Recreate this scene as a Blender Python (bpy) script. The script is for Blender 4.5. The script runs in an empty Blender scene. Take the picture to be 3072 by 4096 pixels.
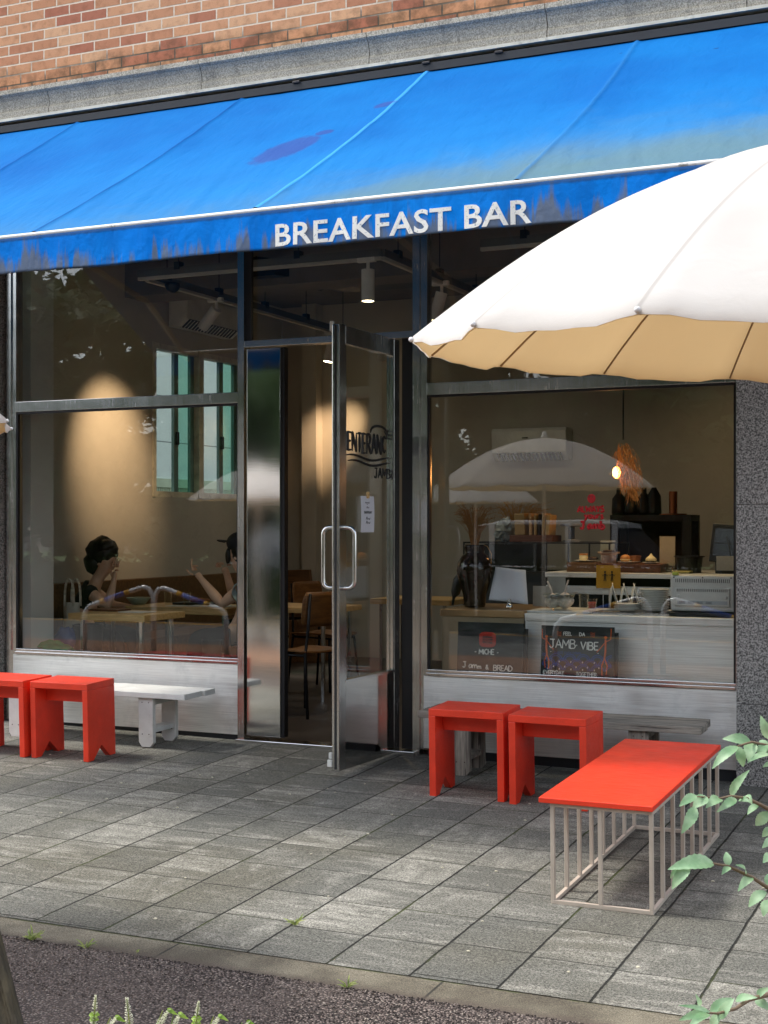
import bpy, bmesh, math, random
from mathutils import Vector, Matrix, noise as mnoise
random.seed(7)
R = math.radians
C = bpy.context.scene.collection
SC = bpy.context.scene

# ------------------------------------------------------------------ camera
F = 5600.0; TH = R(24.5); VH = 2101.0; UC = 1536.0
CAM = Vector((0, -7.6, 1.346))
FW = Vector((-math.sin(TH), math.cos(TH), 0)); RT = Vector((math.cos(TH), math.sin(TH), 0))
cd = bpy.data.cameras.new('camera'); cam = bpy.data.objects.new('camera', cd); C.objects.link(cam)
cam.location = CAM; cam.rotation_euler = (R(90), 0, TH)
cd.sensor_fit = 'VERTICAL'; cd.sensor_height = 36; cd.lens = F / 4096 * 36
cd.shift_y = (VH - 2048) / 4096; cd.clip_start = 0.05; cd.clip_end = 2000
SC.camera = cam

def P(u, v, Y):            # photograph pixel -> point on the plane y = Y
    d = FW + RT * ((u - UC) / F) + Vector((0, 0, (VH - v) / F))
    return CAM + d * ((Y - CAM.y) / d.y)
def PX(u, v, X):
    d = FW + RT * ((u - UC) / F) + Vector((0, 0, (VH - v) / F))
    return CAM + d * ((X - CAM.x) / d.x)
def PT(u, v, t):
    return CAM + (FW + RT * ((u - UC) / F) + Vector((0, 0, (VH - v) / F))) * t

# ------------------------------------------------------------------ sky, sun, exposure
SUN_EL = R(60); SUN_AZ = (-1.0, -0.22)          # the sun stands to the left, a little in front
w = bpy.data.worlds.new('World'); SC.world = w; w.use_nodes = True
wn = w.node_tree; bg = wn.nodes['Background']
sk = wn.nodes.new('ShaderNodeTexSky'); sk.sky_type = 'NISHITA'; sk.sun_disc = False
sk.sun_elevation = SUN_EL; sk.sun_rotation = math.atan2(SUN_AZ[0], SUN_AZ[1])
sk.dust_density = 2.0; sk.air_density = 1.0
hs = wn.nodes.new('ShaderNodeHueSaturation'); hs.inputs['Saturation'].default_value = .42      # a hazy, milky sky
wn.links.new(sk.outputs[0], hs.inputs['Color']); wn.links.new(hs.outputs[0], bg.inputs[0]); bg.inputs[1].default_value = 0.15
sl = bpy.data.lights.new('sun', 'SUN'); sl.energy = .95; sl.angle = R(9); sl.color = (1.0, 0.95, 0.86)
so = bpy.data.objects.new('sun', sl); C.objects.link(so)
_a = Vector((SUN_AZ[0], SUN_AZ[1], 0)).normalized() * math.cos(SUN_EL)
so.rotation_euler = Vector((_a.x, _a.y, math.sin(SUN_EL))).to_track_quat('Z', 'Y').to_euler()
so.location = (-10, -8, 14)
SC.view_settings.view_transform = 'Standard'; SC.view_settings.look = 'None'
SC.view_settings.exposure = 1.52; SC.view_settings.gamma = 1.0
SC.cycles.max_bounces = 10; SC.cycles.transparent_max_bounces = 24
SC.cycles.diffuse_bounces = 4; SC.cycles.glossy_bounces = 5; SC.cycles.transmission_bounces = 6
SC.cycles.caustics_reflective = False; SC.cycles.caustics_refractive = False
SC.cycles.sample_clamp_indirect = 6.0
SC.cycles.use_denoising = True

# ------------------------------------------------------------------ materials
def lin(c): return c / 12.92 if c <= .04045 else ((c + .055) / 1.055) ** 2.4
def S(r, g, b): return (lin(r / 255), lin(g / 255), lin(b / 255))

class NT:
    def __init__(self, name):
        self.m = bpy.data.materials.new(name); self.m.use_nodes = True
        self.t = self.m.node_tree; self.n = self.t.nodes; self.l = self.t.links
        self.b = self.n['Principled BSDF']; self.out = self.n['Material Output']
    def new(self, t, **kw):
        n = self.n.new(t)
        for k, v in kw.items(): setattr(n, k, v)
        return n
    def put(self, sock, v):
        if isinstance(v, (int, float)):
            if sock.type == 'VALUE': sock.default_value = v
            else: sock.default_value = (v, v, v, 1) if sock.type == 'RGBA' else (v, v, v)
        elif isinstance(v, tuple):
            sock.default_value = (*v, 1) if sock.type == 'RGBA' and len(v) == 3 else v
        else: self.l.new(v, sock)
    def M(self, op, a, b=0.0, c=None, clamp=False):
        n = self.new('ShaderNodeMath', operation=op, use_clamp=clamp)
        self.put(n.inputs[0], a); self.put(n.inputs[1], b)
        if c is not None: self.put(n.inputs[2], c)
        return n.outputs[0]
    def pos(self):
        if not hasattr(self, '_p'): self._p = self.new('ShaderNodeNewGeometry').outputs['Position']
        return self._p
    def obj(self):
        return self.new('ShaderNodeTexCoord').outputs['Object']
    def sep(self, v):
        n = self.new('ShaderNodeSeparateXYZ'); self.l.new(v, n.inputs[0]); return n.outputs
    def comb(self, x, y, z):
        n = self.new('ShaderNodeCombineXYZ')
        for i, q in enumerate((x, y, z)): self.put(n.inputs[i], q)
        return n.outputs[0]
    def scale(self, v, s):
        n = self.new('ShaderNodeVectorMath', operation='MULTIPLY'); self.put(n.inputs[0], v); n.inputs[1].default_value = s; return n.outputs[0]
    def add(self, v, s):
        n = self.new('ShaderNodeVectorMath', operation='ADD'); self.put(n.inputs[0], v); self.put(n.inputs[1], s); return n.outputs[0]
    def noise(self, v, s, d=4, r=.55, dist=0):
        n = self.new('ShaderNodeTexNoise'); self.put(n.inputs['Vector'], v); n.inputs['Scale'].default_value = s
        n.inputs['Detail'].default_value = d; n.inputs['Roughness'].default_value = r; n.inputs['Distortion'].default_value = dist
        return n.outputs['Fac']
    def vor(self, v, s, out='Distance', feature='F1'):
        n = self.new('ShaderNodeTexVoronoi', feature=feature); self.put(n.inputs['Vector'], v); n.inputs['Scale'].default_value = s
        return n.outputs[out]
    def white(self, v, dim='3D'):
        n = self.new('ShaderNodeTexWhiteNoise', noise_dimensions=dim)
        self.put(n.inputs['W' if dim == '1D' else 'Vector'], v); return n.outputs['Value']
    def ramp(self, f, a, b, lo=0., hi=1.):
        n = self.new('ShaderNodeMapRange'); n.interpolation_type = 'SMOOTHSTEP'
        self.put(n.inputs[0], f); n.inputs[1].default_value = a; n.inputs[2].default_value = b
        n.inputs[3].default_value = lo; n.inputs[4].default_value = hi; return n.outputs[0]
    def mix(self, f, a, b, mode='MIX'):
        n = self.new('ShaderNodeMix', data_type='RGBA', blend_type=mode)
        self.put(n.inputs[0], f); self.put(n.inputs[6], a); self.put(n.inputs[7], b); return n.outputs[2]
    def bump(self, h, strength=.3, dist=.01, base=None):
        n = self.new('ShaderNodeBump'); n.inputs['Strength'].default_value = strength; n.inputs['Distance'].default_value = dist
        self.put(n.inputs['Height'], h)
        if base is not None: self.l.new(base, n.inputs['Normal'])
        self.l.new(n.outputs[0], self.b.inputs['Normal']); return n.outputs[0]
    def set(self, **kw):
        for k, v in kw.items(): self.put(self.b.inputs[k.replace('_', ' ')], v)
        return self

MATS = {}
def mat(name, rgb, rough=.6, metal=0., var=.12, vs=6., fine=.06, bump=0., bs=120., spec=.5, grime=0.):
    if name in MATS: return MATS[name]
    k = NT(name); p = k.pos()
    c = rgb
    if var: c = k.mix(k.ramp(k.noise(p, vs, 5), .3, .7), tuple(x * (1 - var) for x in rgb), tuple(min(1, x * (1 + var)) for x in rgb))
    if fine: c = k.mix(fine * 4, c, k.mix(k.noise(p, 180, 2), tuple(x * .6 for x in rgb), tuple(min(1, x * 1.4) for x in rgb)))
    if grime: c = k.mix(k.ramp(k.noise(p, 14, 6, .65), .52, .75, 0, grime), c, (.05, .045, .038))
    k.set(Base_Color=c, Roughness=rough, Metallic=metal); k.b.inputs['Specular IOR Level'].default_value = spec
    if bump: k.bump(k.noise(p, bs, 4), bump, .004)
    MATS[name] = k.m; return k.m

def glass(name, ior=1.7, tint=(.93, .96, .94), wob=.02):
    k = NT(name); k.n.remove(k.b)
    tr = k.new('ShaderNodeBsdfTransparent'); tr.inputs[0].default_value = (*tint, 1)
    gl = k.new('ShaderNodeBsdfGlossy'); gl.inputs['Roughness'].default_value = 0.0
    gl.inputs[0].default_value = (1, 1, 1, 1)
    fr = k.new('ShaderNodeFresnel'); bf = k.new('ShaderNodeNewGeometry').outputs['Backfacing']
    k.put(fr.inputs['IOR'], k.M('ADD', ior, k.M('MULTIPLY', bf, 1 / ior - ior)))     # same reflectance on both faces of a thin pane
    mx = k.new('ShaderNodeMixShader')
    if wob:
        bp = k.new('ShaderNodeBump'); bp.inputs['Strength'].default_value = wob; bp.inputs['Distance'].default_value = .02
        k.l.new(k.noise(k.pos(), 1.6, 1), bp.inputs['Height']); k.l.new(bp.outputs[0], gl.inputs['Normal'])
    k.l.new(fr.outputs[0], mx.inputs[0]); k.l.new(tr.outputs[0], mx.inputs[1]); k.l.new(gl.outputs[0], mx.inputs[2])
    k.l.new(mx.outputs[0], k.out.inputs[0]); MATS[name] = k.m; return k.m

def emis(name, rgb, s):
    k = NT(name); k.set(Base_Color=(.8, .8, .8)); k.b.inputs['Emission Color'].default_value = (*rgb, 1); k.b.inputs['Emission Strength'].default_value = s
    MATS[name] = k.m; return k.m

def steel(name, rgb=(.62, .62, .61), rough=.28, streak=.35, wob=0., axis='x', dirt=.0, bumpy=.00008):
    k = NT(name); p = k.pos()
    sc = (3, 3, 260) if axis == 'x' else (260, 260, 3)
    st = k.noise(k.scale(p, sc), 1, 3, .6)
    c = k.mix(k.ramp(st, .3, .7), tuple(x * (1 - streak * .35) for x in rgb), tuple(min(1, x * (1 + streak * .2)) for x in rgb))
    sm = k.noise(p, 5, 5, .65)
    if dirt: c = k.mix(k.ramp(sm, .5, .75, 0, dirt), c, (.2, .19, .17))
    k.set(Base_Color=c, Metallic=1.0, Roughness=k.ramp(k.M('ADD', k.M('MULTIPLY', st, .5), k.M('MULTIPLY', sm, .5)), .3, .7, rough * .75, rough * 1.3))
    h = k.M('MULTIPLY', st, bumpy)
    if wob: h = k.M('ADD', h, k.M('MULTIPLY', k.noise(k.scale(p, (2.2, 2.2, 1.6)), 1.3, 1), wob))
    k.bump(h, 1.0, 1.0); MATS[name] = k.m; return k.m

# --- paving: concrete slabs 304 x 335 mm, streaky bloom, mossy joints
def paving():
    k = NT('concrete_pavers'); p = k.pos(); x, y, z = k.sep(p)
    wx = k.M('MULTIPLY', k.M('SUBTRACT', k.noise(p, 7, 2), .5), .008)
    gx = k.M('DIVIDE', k.M('ADD', k.M('ADD', x, 3.035), wx), .304)
    cx = k.M('FLOOR', gx); fx = k.M('FRACT', gx)
    jit = k.M('MULTIPLY', k.M('SUBTRACT', k.white(cx, '1D'), .5), .16)
    gy = k.M('ADD', k.M('DIVIDE', k.M('ADD', k.M('ADD', y, 3.41), k.M('MULTIPLY', wx, .7)), .335), jit)
    gy = k.M('ADD', gy, .0)
    cy = k.M('FLOOR', gy); fy = k.M('FRACT', gy)
    dx = k.M('MULTIPLY', k.M('MINIMUM', fx, k.M('SUBTRACT', 1, fx)), .304)
    dy = k.M('MULTIPLY', k.M('MINIMUM', fy, k.M('SUBTRACT', 1, fy)), .335)
    jn = k.noise(p, 26, 3)
    jx = k.ramp(k.M('ADD', dx, k.M('MULTIPLY', k.M('SUBTRACT', jn, .5), .006)), .0025, .0060, 1, 0)
    jy = k.ramp(k.M('ADD', dy, k.M('MULTIPLY', k.M('SUBTRACT', jn, .5), .004)), .0012, .0042, 1, 0)
    joint = k.M('MAXIMUM', jx, jy)
    cell = k.comb(cx, cy, 0); rv = k.white(cell)
    off = k.scale(k.comb(rv, k.white(k.add(cell, (7.3, 1.1, 0))), 0), (40, 40, 40))
    rot = k.ramp(k.white(k.add(cell, (3.7, 9.1, 0))), .45, .55)
    sA = k.noise(k.add(k.scale(p, (3.2, 15, 1)), off), 1, 5, .62, .4)
    sB = k.noise(k.add(k.scale(p, (13, 4.5, 1)), off), 1, 5, .62, .4)
    st = k.M('ADD', k.M('MULTIPLY', sA, k.M('SUBTRACT', 1, k.M('MULTIPLY', rot, .55))), k.M('MULTIPLY', sB, k.M('MULTIPLY', rot, .55)))
    big = k.noise(p, 1.1, 4)
    bloom = k.ramp(k.M('ADD', k.M('ADD', st, k.M('MULTIPLY', k.M('SUBTRACT', rv, .5), .13)), k.M('MULTIPLY', k.M('SUBTRACT', big, .5), .35)), .44, .80)
    base = k.mix(k.ramp(k.M('ADD', k.M('MULTIPLY', rv, .6), k.M('MULTIPLY', big, .4)), .2, .8), S(100, 100, 94), S(117, 116, 108))
    warm = k.mix(k.ramp(k.noise(p, .9, 3), .45, .7, 0, .55), base, S(98, 94, 80))
    c = k.mix(k.M('MULTIPLY', bloom, .62), warm, S(178, 175, 165))
    fine = k.noise(p, 210, 3, .75); fine2 = k.noise(p, 100, 4, .7)
    c = k.mix(.85, c, k.mix(k.ramp(k.M('ADD', k.M('MULTIPLY', fine, .6), k.M('MULTIPLY', fine2, .4)), .34, .68), (0, 0, 0), (1, 1, 1)), 'OVERLAY')
    c = k.mix(k.ramp(k.vor(p, 55), .035, .06, .5, 0), c, S(150, 148, 140))
    c = k.mix(k.ramp(k.noise(p, 5, 5, .6), .60, .78, 0, .45), c, S(48, 49, 46))
    jc = k.mix(k.ramp(k.noise(p, 3.2, 4), .50, .66), (.012, .012, .010), S(60, 68, 30))
    c = k.mix(k.M('MULTIPLY', joint, .93), c, jc)
    k.set(Base_Color=c, Roughness=.88); k.b.inputs['Specular IOR Level'].default_value = .3
    h = k.M('SUBTRACT', k.M('ADD', k.M('MULTIPLY', fine, .0016), k.M('MULTIPLY', fine2, .002)), k.M('MULTIPLY', joint, .008))
    h = k.M('ADD', h, k.M('MULTIPLY', rv, .0015))
    k.bump(h, .8, 1.0); MATS[k.m.name] = k.m; return k.m

def gravel():
    k = NT('red_brown_aggregate'); p = k.pos()
    pp = k.add(p, k.scale(k.comb(k.noise(p, 40, 2), k.noise(k.add(p, (5, 5, 5)), 40, 2), 0), (.006, .006, 0)))
    n = k.new('ShaderNodeTexVoronoi', feature='F1'); k.put(n.inputs['Vector'], pp); n.inputs['Scale'].default_value = 118
    cr = k.sep(n.outputs['Color'])
    d = n.outputs['Distance']
    c = k.mix(cr[0], S(104, 92, 88), S(164, 150, 142))
    c = k.mix(k.ramp(cr[1], .86, .97), c, S(190, 178, 166))
    c = k.mix(k.ramp(cr[2], .72, .95, 0, .7), c, S(70, 60, 58))
    c = k.mix(k.ramp(d, .30, .62, 0, .92), c, (.010, .009, .009))
    c = k.mix(k.ramp(k.noise(p, 1.7, 4), .35, .75, 0, .35), c, S(128, 116, 108))
    k.set(Base_Color=c, Roughness=.9); k.b.inputs['Specular IOR Level'].default_value = .3
    k.bump(k.M('MULTIPLY', k.ramp(d, 0, .7, 1, 0), .006), 1, 1); MATS[k.m.name] = k.m; return k.m

def kerbmat():
    k = NT('kerb_concrete'); p = k.pos(); x, y, z = k.sep(p)
    c = k.mix(k.ramp(k.noise(p, 3, 5), .35, .68), S(84, 78, 66), S(126, 120, 104))
    fine = k.noise(p, 240, 3, .7)
    c = k.mix(.5, c, k.mix(k.ramp(fine, .35, .65), (0, 0, 0), (1, 1, 1)), 'OVERLAY')
    fx = k.M('FRACT', k.M('DIVIDE', k.M('ADD', x, 2.70), 1.0)); d = k.M('MINIMUM', fx, k.M('SUBTRACT', 1, fx))
    c = k.mix(k.ramp(d, .003, .006, .9, 0), c, (.015, .015, .012))
    dy = k.M('ADD', k.M('MULTIPLY', y, -1), -3.41)
    moss = k.M('MULTIPLY', k.ramp(dy, 0, .012, 1, 0), k.ramp(k.noise(p, 6, 4), .45, .6))
    c = k.mix(k.M('MULTIPLY', moss, .8), c, S(62, 74, 26))
    c = k.mix(k.ramp(k.M('ADD', dy, k.M('MULTIPLY', k.noise(p, 20, 4), .05)), .13, .19, 0, .7), c, S(80, 70, 62))
    k.set(Base_Color=c, Roughness=.9); k.bump(k.M('MULTIPLY', fine, .002), .8, 1); MATS[k.m.name] = k.m; return k.m

def brick():
    k = NT('terracotta_brick'); p = k.pos(); x, y, z = k.sep(p)
    gz = k.M('DIVIDE', k.M('SUBTRACT', z, 4.262), .0685); cz = k.M('FLOOR', gz); fz = k.M('FRACT', gz)
    shift = k.M('ADD', k.M('MULTIPLY', k.M('MODULO', cz, 2), .5), k.M('MULTIPLY', k.white(cz, '1D'), .08))
    gx = k.M('ADD', k.M('DIVIDE', k.M('ADD', x, 20), .205), shift); cx = k.M('FLOOR', gx); fx = k.M('FRACT', gx)
    wob = k.M('MULTIPLY', k.M('SUBTRACT', k.noise(p, 45, 3), .5), .005)
    dx = k.M('ADD', k.M('MULTIPLY', k.M('MINIMUM', fx, k.M('SUBTRACT', 1, fx)), .205), wob)
    dz = k.M('ADD', k.M('MULTIPLY', k.M('MINIMUM', fz, k.M('SUBTRACT', 1, fz)), .0685), wob)
    d = k.M('MINIMUM', dx, dz); mort = k.ramp(d, .0038, .0060, 1, 0)
    cell = k.comb(cx, cz, 0); r1 = k.white(cell); r2 = k.white(k.add(cell, (4.2, 8.8, 1)))
    c = k.mix(r1, S(188, 134, 100), S(206, 154, 116))
    c = k.mix(k.ramp(r2, .62, .9), c, S(172, 110, 86))
    c = k.mix(k.ramp(k.M('SUBTRACT', 1, r2), .8, 1), c, S(212, 166, 128))
    spk = k.noise(k.scale(p, (1, 1, .6)), 210, 3, .7)
    c = k.mix(k.ramp(spk, .56, .72, 0, .55), c, S(112, 66, 46))
    c = k.mix(k.ramp(k.noise(p, 16, 5, .6), .45, .7, 0, .35), c, S(128, 84, 56))
    mc = k.mix(k.noise(p, 30, 4), S(206, 188, 164), S(232, 218, 198))
    low = k.ramp(k.M('ADD', z, k.M('MULTIPLY', k.noise(k.scale(p, (1.5, 1, 4)), 1.5, 4), -.35)), 4.18, 4.30, 1, 0)
    mc = k.mix(k.M('MULTIPLY', low, .85), mc, S(52, 46, 40))
    c = k.mix(mort, c, mc)
    stain = k.M('MULTIPLY', low, k.ramp(k.noise(p, 9, 5, .65), .38, .62))
    c = k.mix(k.M('MULTIPLY', stain, .62), c, S(78, 66, 52))
    k.set(Base_Color=c, Roughness=.9); k.b.inputs['Specular IOR Level'].default_value = .25
    k.bump(k.M('ADD', k.M('MULTIPLY', mort, -.006), k.M('MULTIPLY', spk, .0015)), .8, 1); MATS[k.m.name] = k.m; return k.m

def granite(name, lo, hi, scale=150, contrast=(.40, .60), rain=0):
    k = NT(name); p = k.pos(); x, y, z = k.sep(p)
    n = k.noise(p, scale, 3, .7); n2 = k.noise(k.add(p, (9, 3, 1)), scale * .55, 3, .7)
    c = k.mix(k.ramp(k.M('ADD', k.M('MULTIPLY', n, .65), k.M('MULTIPLY', n2, .35)), *contrast), lo, hi)
    c = k.mix(k.ramp(k.vor(p, scale * .6), .1, .22, .7, 0), c, tuple(q * .5 for q in lo))
    c = k.mix(k.ramp(k.noise(p, 2.2, 5), .45, .75, 0, .3), c, tuple(q * .9 for q in lo))
    if rain:
        r = k.noise(k.scale(p, (9, 9, .8)), 1, 5, .65)
        c = k.mix(k.ramp(r, .5, .72, 0, rain), c, S(70, 70, 66))
    k.set(Base_Color=c, Roughness=.62); k.bump(k.M('MULTIPLY', n, .0012), .8, 1); MATS[name] = k.m; return k.m

def awning_mat(name, val=False):
    k = NT(name); p = k.pos(); x, y, z = k.sep(p)
    c = k.mix(k.ramp(k.noise(p, 1.2, 4), .3, .7), S(6, 92, 164), S(12, 106, 176))
    if val: c = k.mix(k.ramp(k.noise(p, 1.2, 4), .3, .7), S(4, 116, 214), S(14, 132, 228))
    weave = k.noise(p, 420, 2, .6)
    if not val:
        # sun-bleached towards the bar, dirt gathered in patches along the lower edge, more to the right
        s = k.ramp(z, 2.75, 3.55, 1, 0)
        c = k.mix(k.M('MULTIPLY', s, .42), c, S(44, 132, 188))
        n = k.noise(k.scale(p, (1, 1, 1)), 1.5, 6, .62, .6)
        right = k.ramp(x, -3.6, -1.6, .0, .60)
        edge = k.ramp(z, 2.76, 3.15, .40, 0)
        d = k.ramp(k.M('ADD', k.M('ADD', k.M('MULTIPLY', n, .85), edge), k.M('MULTIPLY', right, k.ramp(z, 2.76, 3.75, 1, 0))), .62, 1.34)
        c = k.mix(k.M('MULTIPLY', d, .70), c, k.mix(k.noise(p, 4, 4), S(96, 116, 116), S(104, 124, 96)))
        st = k.noise(k.add(k.scale(p, (22, 2, 5)), (3, 3, 3)), 1, 4, .6)
        c = k.mix(k.M('MULTIPLY', k.ramp(st, .5, .75, 0, .30), edge), c, S(70, 96, 116))
        tt = k.M('DIVIDE', k.M('SUBTRACT', 4.0, z), 1.228); cv = k.M('MULTIPLY', k.M('SINE', k.M('MULTIPLY', tt, 3.0)), .03)
        for sx, col, f in ((-3.148, S(70, 160, 226), .75), (-4.388, S(0, 60, 130), .5), (-1.908, S(40, 110, 170), .45), (-5.628, S(0, 60, 130), .4)):
            dd = k.M('ABSOLUTE', k.M('SUBTRACT', k.M('SUBTRACT', x, sx), cv)); c = k.mix(k.ramp(dd, .006, .016, f, 0), c, col)
        # spilt wine-dark stains on the cloth
        for (sx, sz, rx, rz, sk_) in ((-3.52, 3.32, .15, .13, .9), (-3.40, 3.45, .06, .025, .3), (-3.19, 3.66, .075, .03, .5)):
            ddx = k.M('DIVIDE', k.M('SUBTRACT', k.M('SUBTRACT', x, sx), k.M('MULTIPLY', k.M('SUBTRACT', z, sz), sk_ * .5)), rx); ddz = k.M('DIVIDE', k.M('SUBTRACT', z, sz), rz)
            r = k.M('ADD', k.M('SQRT', k.M('ADD', k.M('MULTIPLY', ddx, ddx), k.M('MULTIPLY', ddz, ddz))), k.M('MULTIPLY', k.M('SUBTRACT', k.noise(p, 22, 4), .5), .5))
            c = k.mix(k.ramp(r, .75, 1.05, .52, 0), c, S(60, 52, 120))
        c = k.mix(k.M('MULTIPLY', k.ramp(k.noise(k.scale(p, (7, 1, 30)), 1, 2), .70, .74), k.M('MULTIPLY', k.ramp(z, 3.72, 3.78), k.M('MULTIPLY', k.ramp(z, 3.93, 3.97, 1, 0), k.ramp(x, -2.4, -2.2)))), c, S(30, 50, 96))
    else:
        wv = k.noise(k.scale(p, (9, 1, .9)), 1, 5, .7)
        n = k.noise(k.scale(p, (13, 1, 1.3)), 1, 5, .62, .3)
        hgt = k.ramp(z, 2.58, 2.74, .16, -.05)
        d = k.ramp(k.M('ADD', n, hgt), .55, .69)
        c = k.mix(k.ramp(wv, .42, .68, 0, .4), c, S(22, 100, 182))
        c = k.mix(k.M('MULTIPLY', d, .82), c, k.mix(k.noise(p, 9, 3), S(84, 92, 94), S(128, 128, 118)))
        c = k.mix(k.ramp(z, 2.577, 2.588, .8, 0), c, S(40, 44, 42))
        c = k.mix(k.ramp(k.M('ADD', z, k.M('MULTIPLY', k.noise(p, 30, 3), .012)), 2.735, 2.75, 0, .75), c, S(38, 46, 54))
    c = k.mix(.22, c, k.mix(weave, (0, 0, 0), (1, 1, 1)), 'OVERLAY')
    k.set(Base_Color=c, Roughness=.8); k.b.inputs['Specular IOR Level'].default_value = .06
    m1 = k.noise(k.scale(p, (14, 4, 10)), 1, 2, .5, .5); m2 = k.noise(k.add(k.scale(p, (60, 8, 60)), (1, 1, 1)), 1, 2)
    k.bump(k.M('ADD', k.M('MULTIPLY', m1, .010), k.M('ADD', k.M('MULTIPLY', m2, .0015), k.M('MULTIPLY', weave, .0006))), .7, 1)
    MATS[name] = k.m; return k.m

def wood(name, a, b, scale=(2, 30, 30), rough=.55, grey=0, crack=0):
    k = NT(name); p = k.obj()
    g = k.noise(k.scale(p, scale), 1, 6, .62, .8); g2 = k.noise(k.scale(p, tuple(q * 3.2 for q in scale)), 1, 4, .6, .3)
    c = k.mix(k.ramp(g, .3, .7), a, b)
    c = k.mix(k.ramp(g2, .45, .7, 0, .5), c, tuple(q * .6 for q in a))
    h = k.M('ADD', k.M('MULTIPLY', g, .002), k.M('MULTIPLY', g2, .002))
    if crack:
        cr = k.ramp(k.noise(k.scale(p, tuple(q * 1.4 for q in scale)), 1, 3, .5, .6), .60, .66)
        c = k.mix(k.M('MULTIPLY', cr, crack), c, (.02, .018, .015)); h = k.M('SUBTRACT', h, k.M('MULTIPLY', cr, .002))
    if grey: c = k.mix(k.ramp(k.noise(p, 7, 5), .4, .7, 0, grey), c, S(120, 116, 108))
    k.set(Base_Color=c, Roughness=rough); k.bump(h, .8, 1); MATS[name] = k.m; return k.m

def paint(name, rgb, rough=.45, chip=None, wear=.0, grain=.0012):
    k = NT(name); p = k.obj()
    n = k.noise(p, 6, 5)
    c = k.mix(k.ramp(n, .3, .7), tuple(q * .88 for q in rgb), tuple(min(1, q * 1.06) for q in rgb))
    if wear:
        wn_ = k.noise(k.scale(p, (6, 22, 6)), 1, 6, .7); c = k.mix(k.ramp(wn_, .56, .74, 0, wear), c, chip)
    f = k.noise(k.scale(p, (12, 90, 90)), 1, 4, .6)
    k.set(Base_Color=c, Roughness=k.ramp(f, .3, .7, rough * .85, rough * 1.2)); k.bump(k.M('ADD', k.M('MULTIPLY', f, grain), k.M('MULTIPLY', k.noise(p, 260, 2), grain * .6)), .8, 1)
    MATS[name] = k.m; return k.m

def cloth_mat(name, rgb, trans=0., trgb=None, rough=.85, fold=0.0):
    k = NT(name); p = k.pos()
    c = k.mix(k.ramp(k.noise(p, 3, 4), .3, .7), tuple(q * .93 for q in rgb), tuple(min(1, q * 1.03) for q in rgb))
    k.set(Base_Color=c, Roughness=rough); k.b.inputs['Specular IOR Level'].default_value = .15
    k.bump(k.M('ADD', k.M('MULTIPLY', k.noise(p, 500, 2), .0004), k.M('MULTIPLY', k.noise(k.scale(p, (9, 9, 9)), 1, 3, .5, 1.2), fold)), .8, 1)
    if trans:
        tl = k.new('ShaderNodeBsdfTranslucent'); tl.inputs[0].default_value = (*(trgb or rgb), 1)
        mx = k.new('ShaderNodeMixShader'); mx.inputs[0].default_value = trans
        k.l.new(k.b.outputs[0], mx.inputs[1]); k.l.new(tl.outputs[0], mx.inputs[2]); k.l.new(mx.outputs[0], k.out.inputs[0])
    MATS[name] = k.m; return k.m

def leaf_mat(name, a, b, trans=.35, scale=30, spec=.5):
    k = NT(name); p = k.pos()
    c = k.mix(k.ramp(k.noise(p, scale, 4), .3, .7), a, b)
    k.set(Base_Color=c, Roughness=.5); k.b.inputs['Specular IOR Level'].default_value = spec
    tl = k.new('ShaderNodeBsdfTranslucent'); k.put(tl.inputs[0], k.mix(.5, c, tuple(min(1, q * 1.4) for q in b)))
    mx = k.new('ShaderNodeMixShader'); mx.inputs[0].default_value = trans
    k.l.new(k.b.outputs[0], mx.inputs[1]); k.l.new(tl.outputs[0], mx.inputs[2]); k.l.new(mx.outputs[0], k.out.inputs[0])
    MATS[name] = k.m; return k.m

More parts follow.
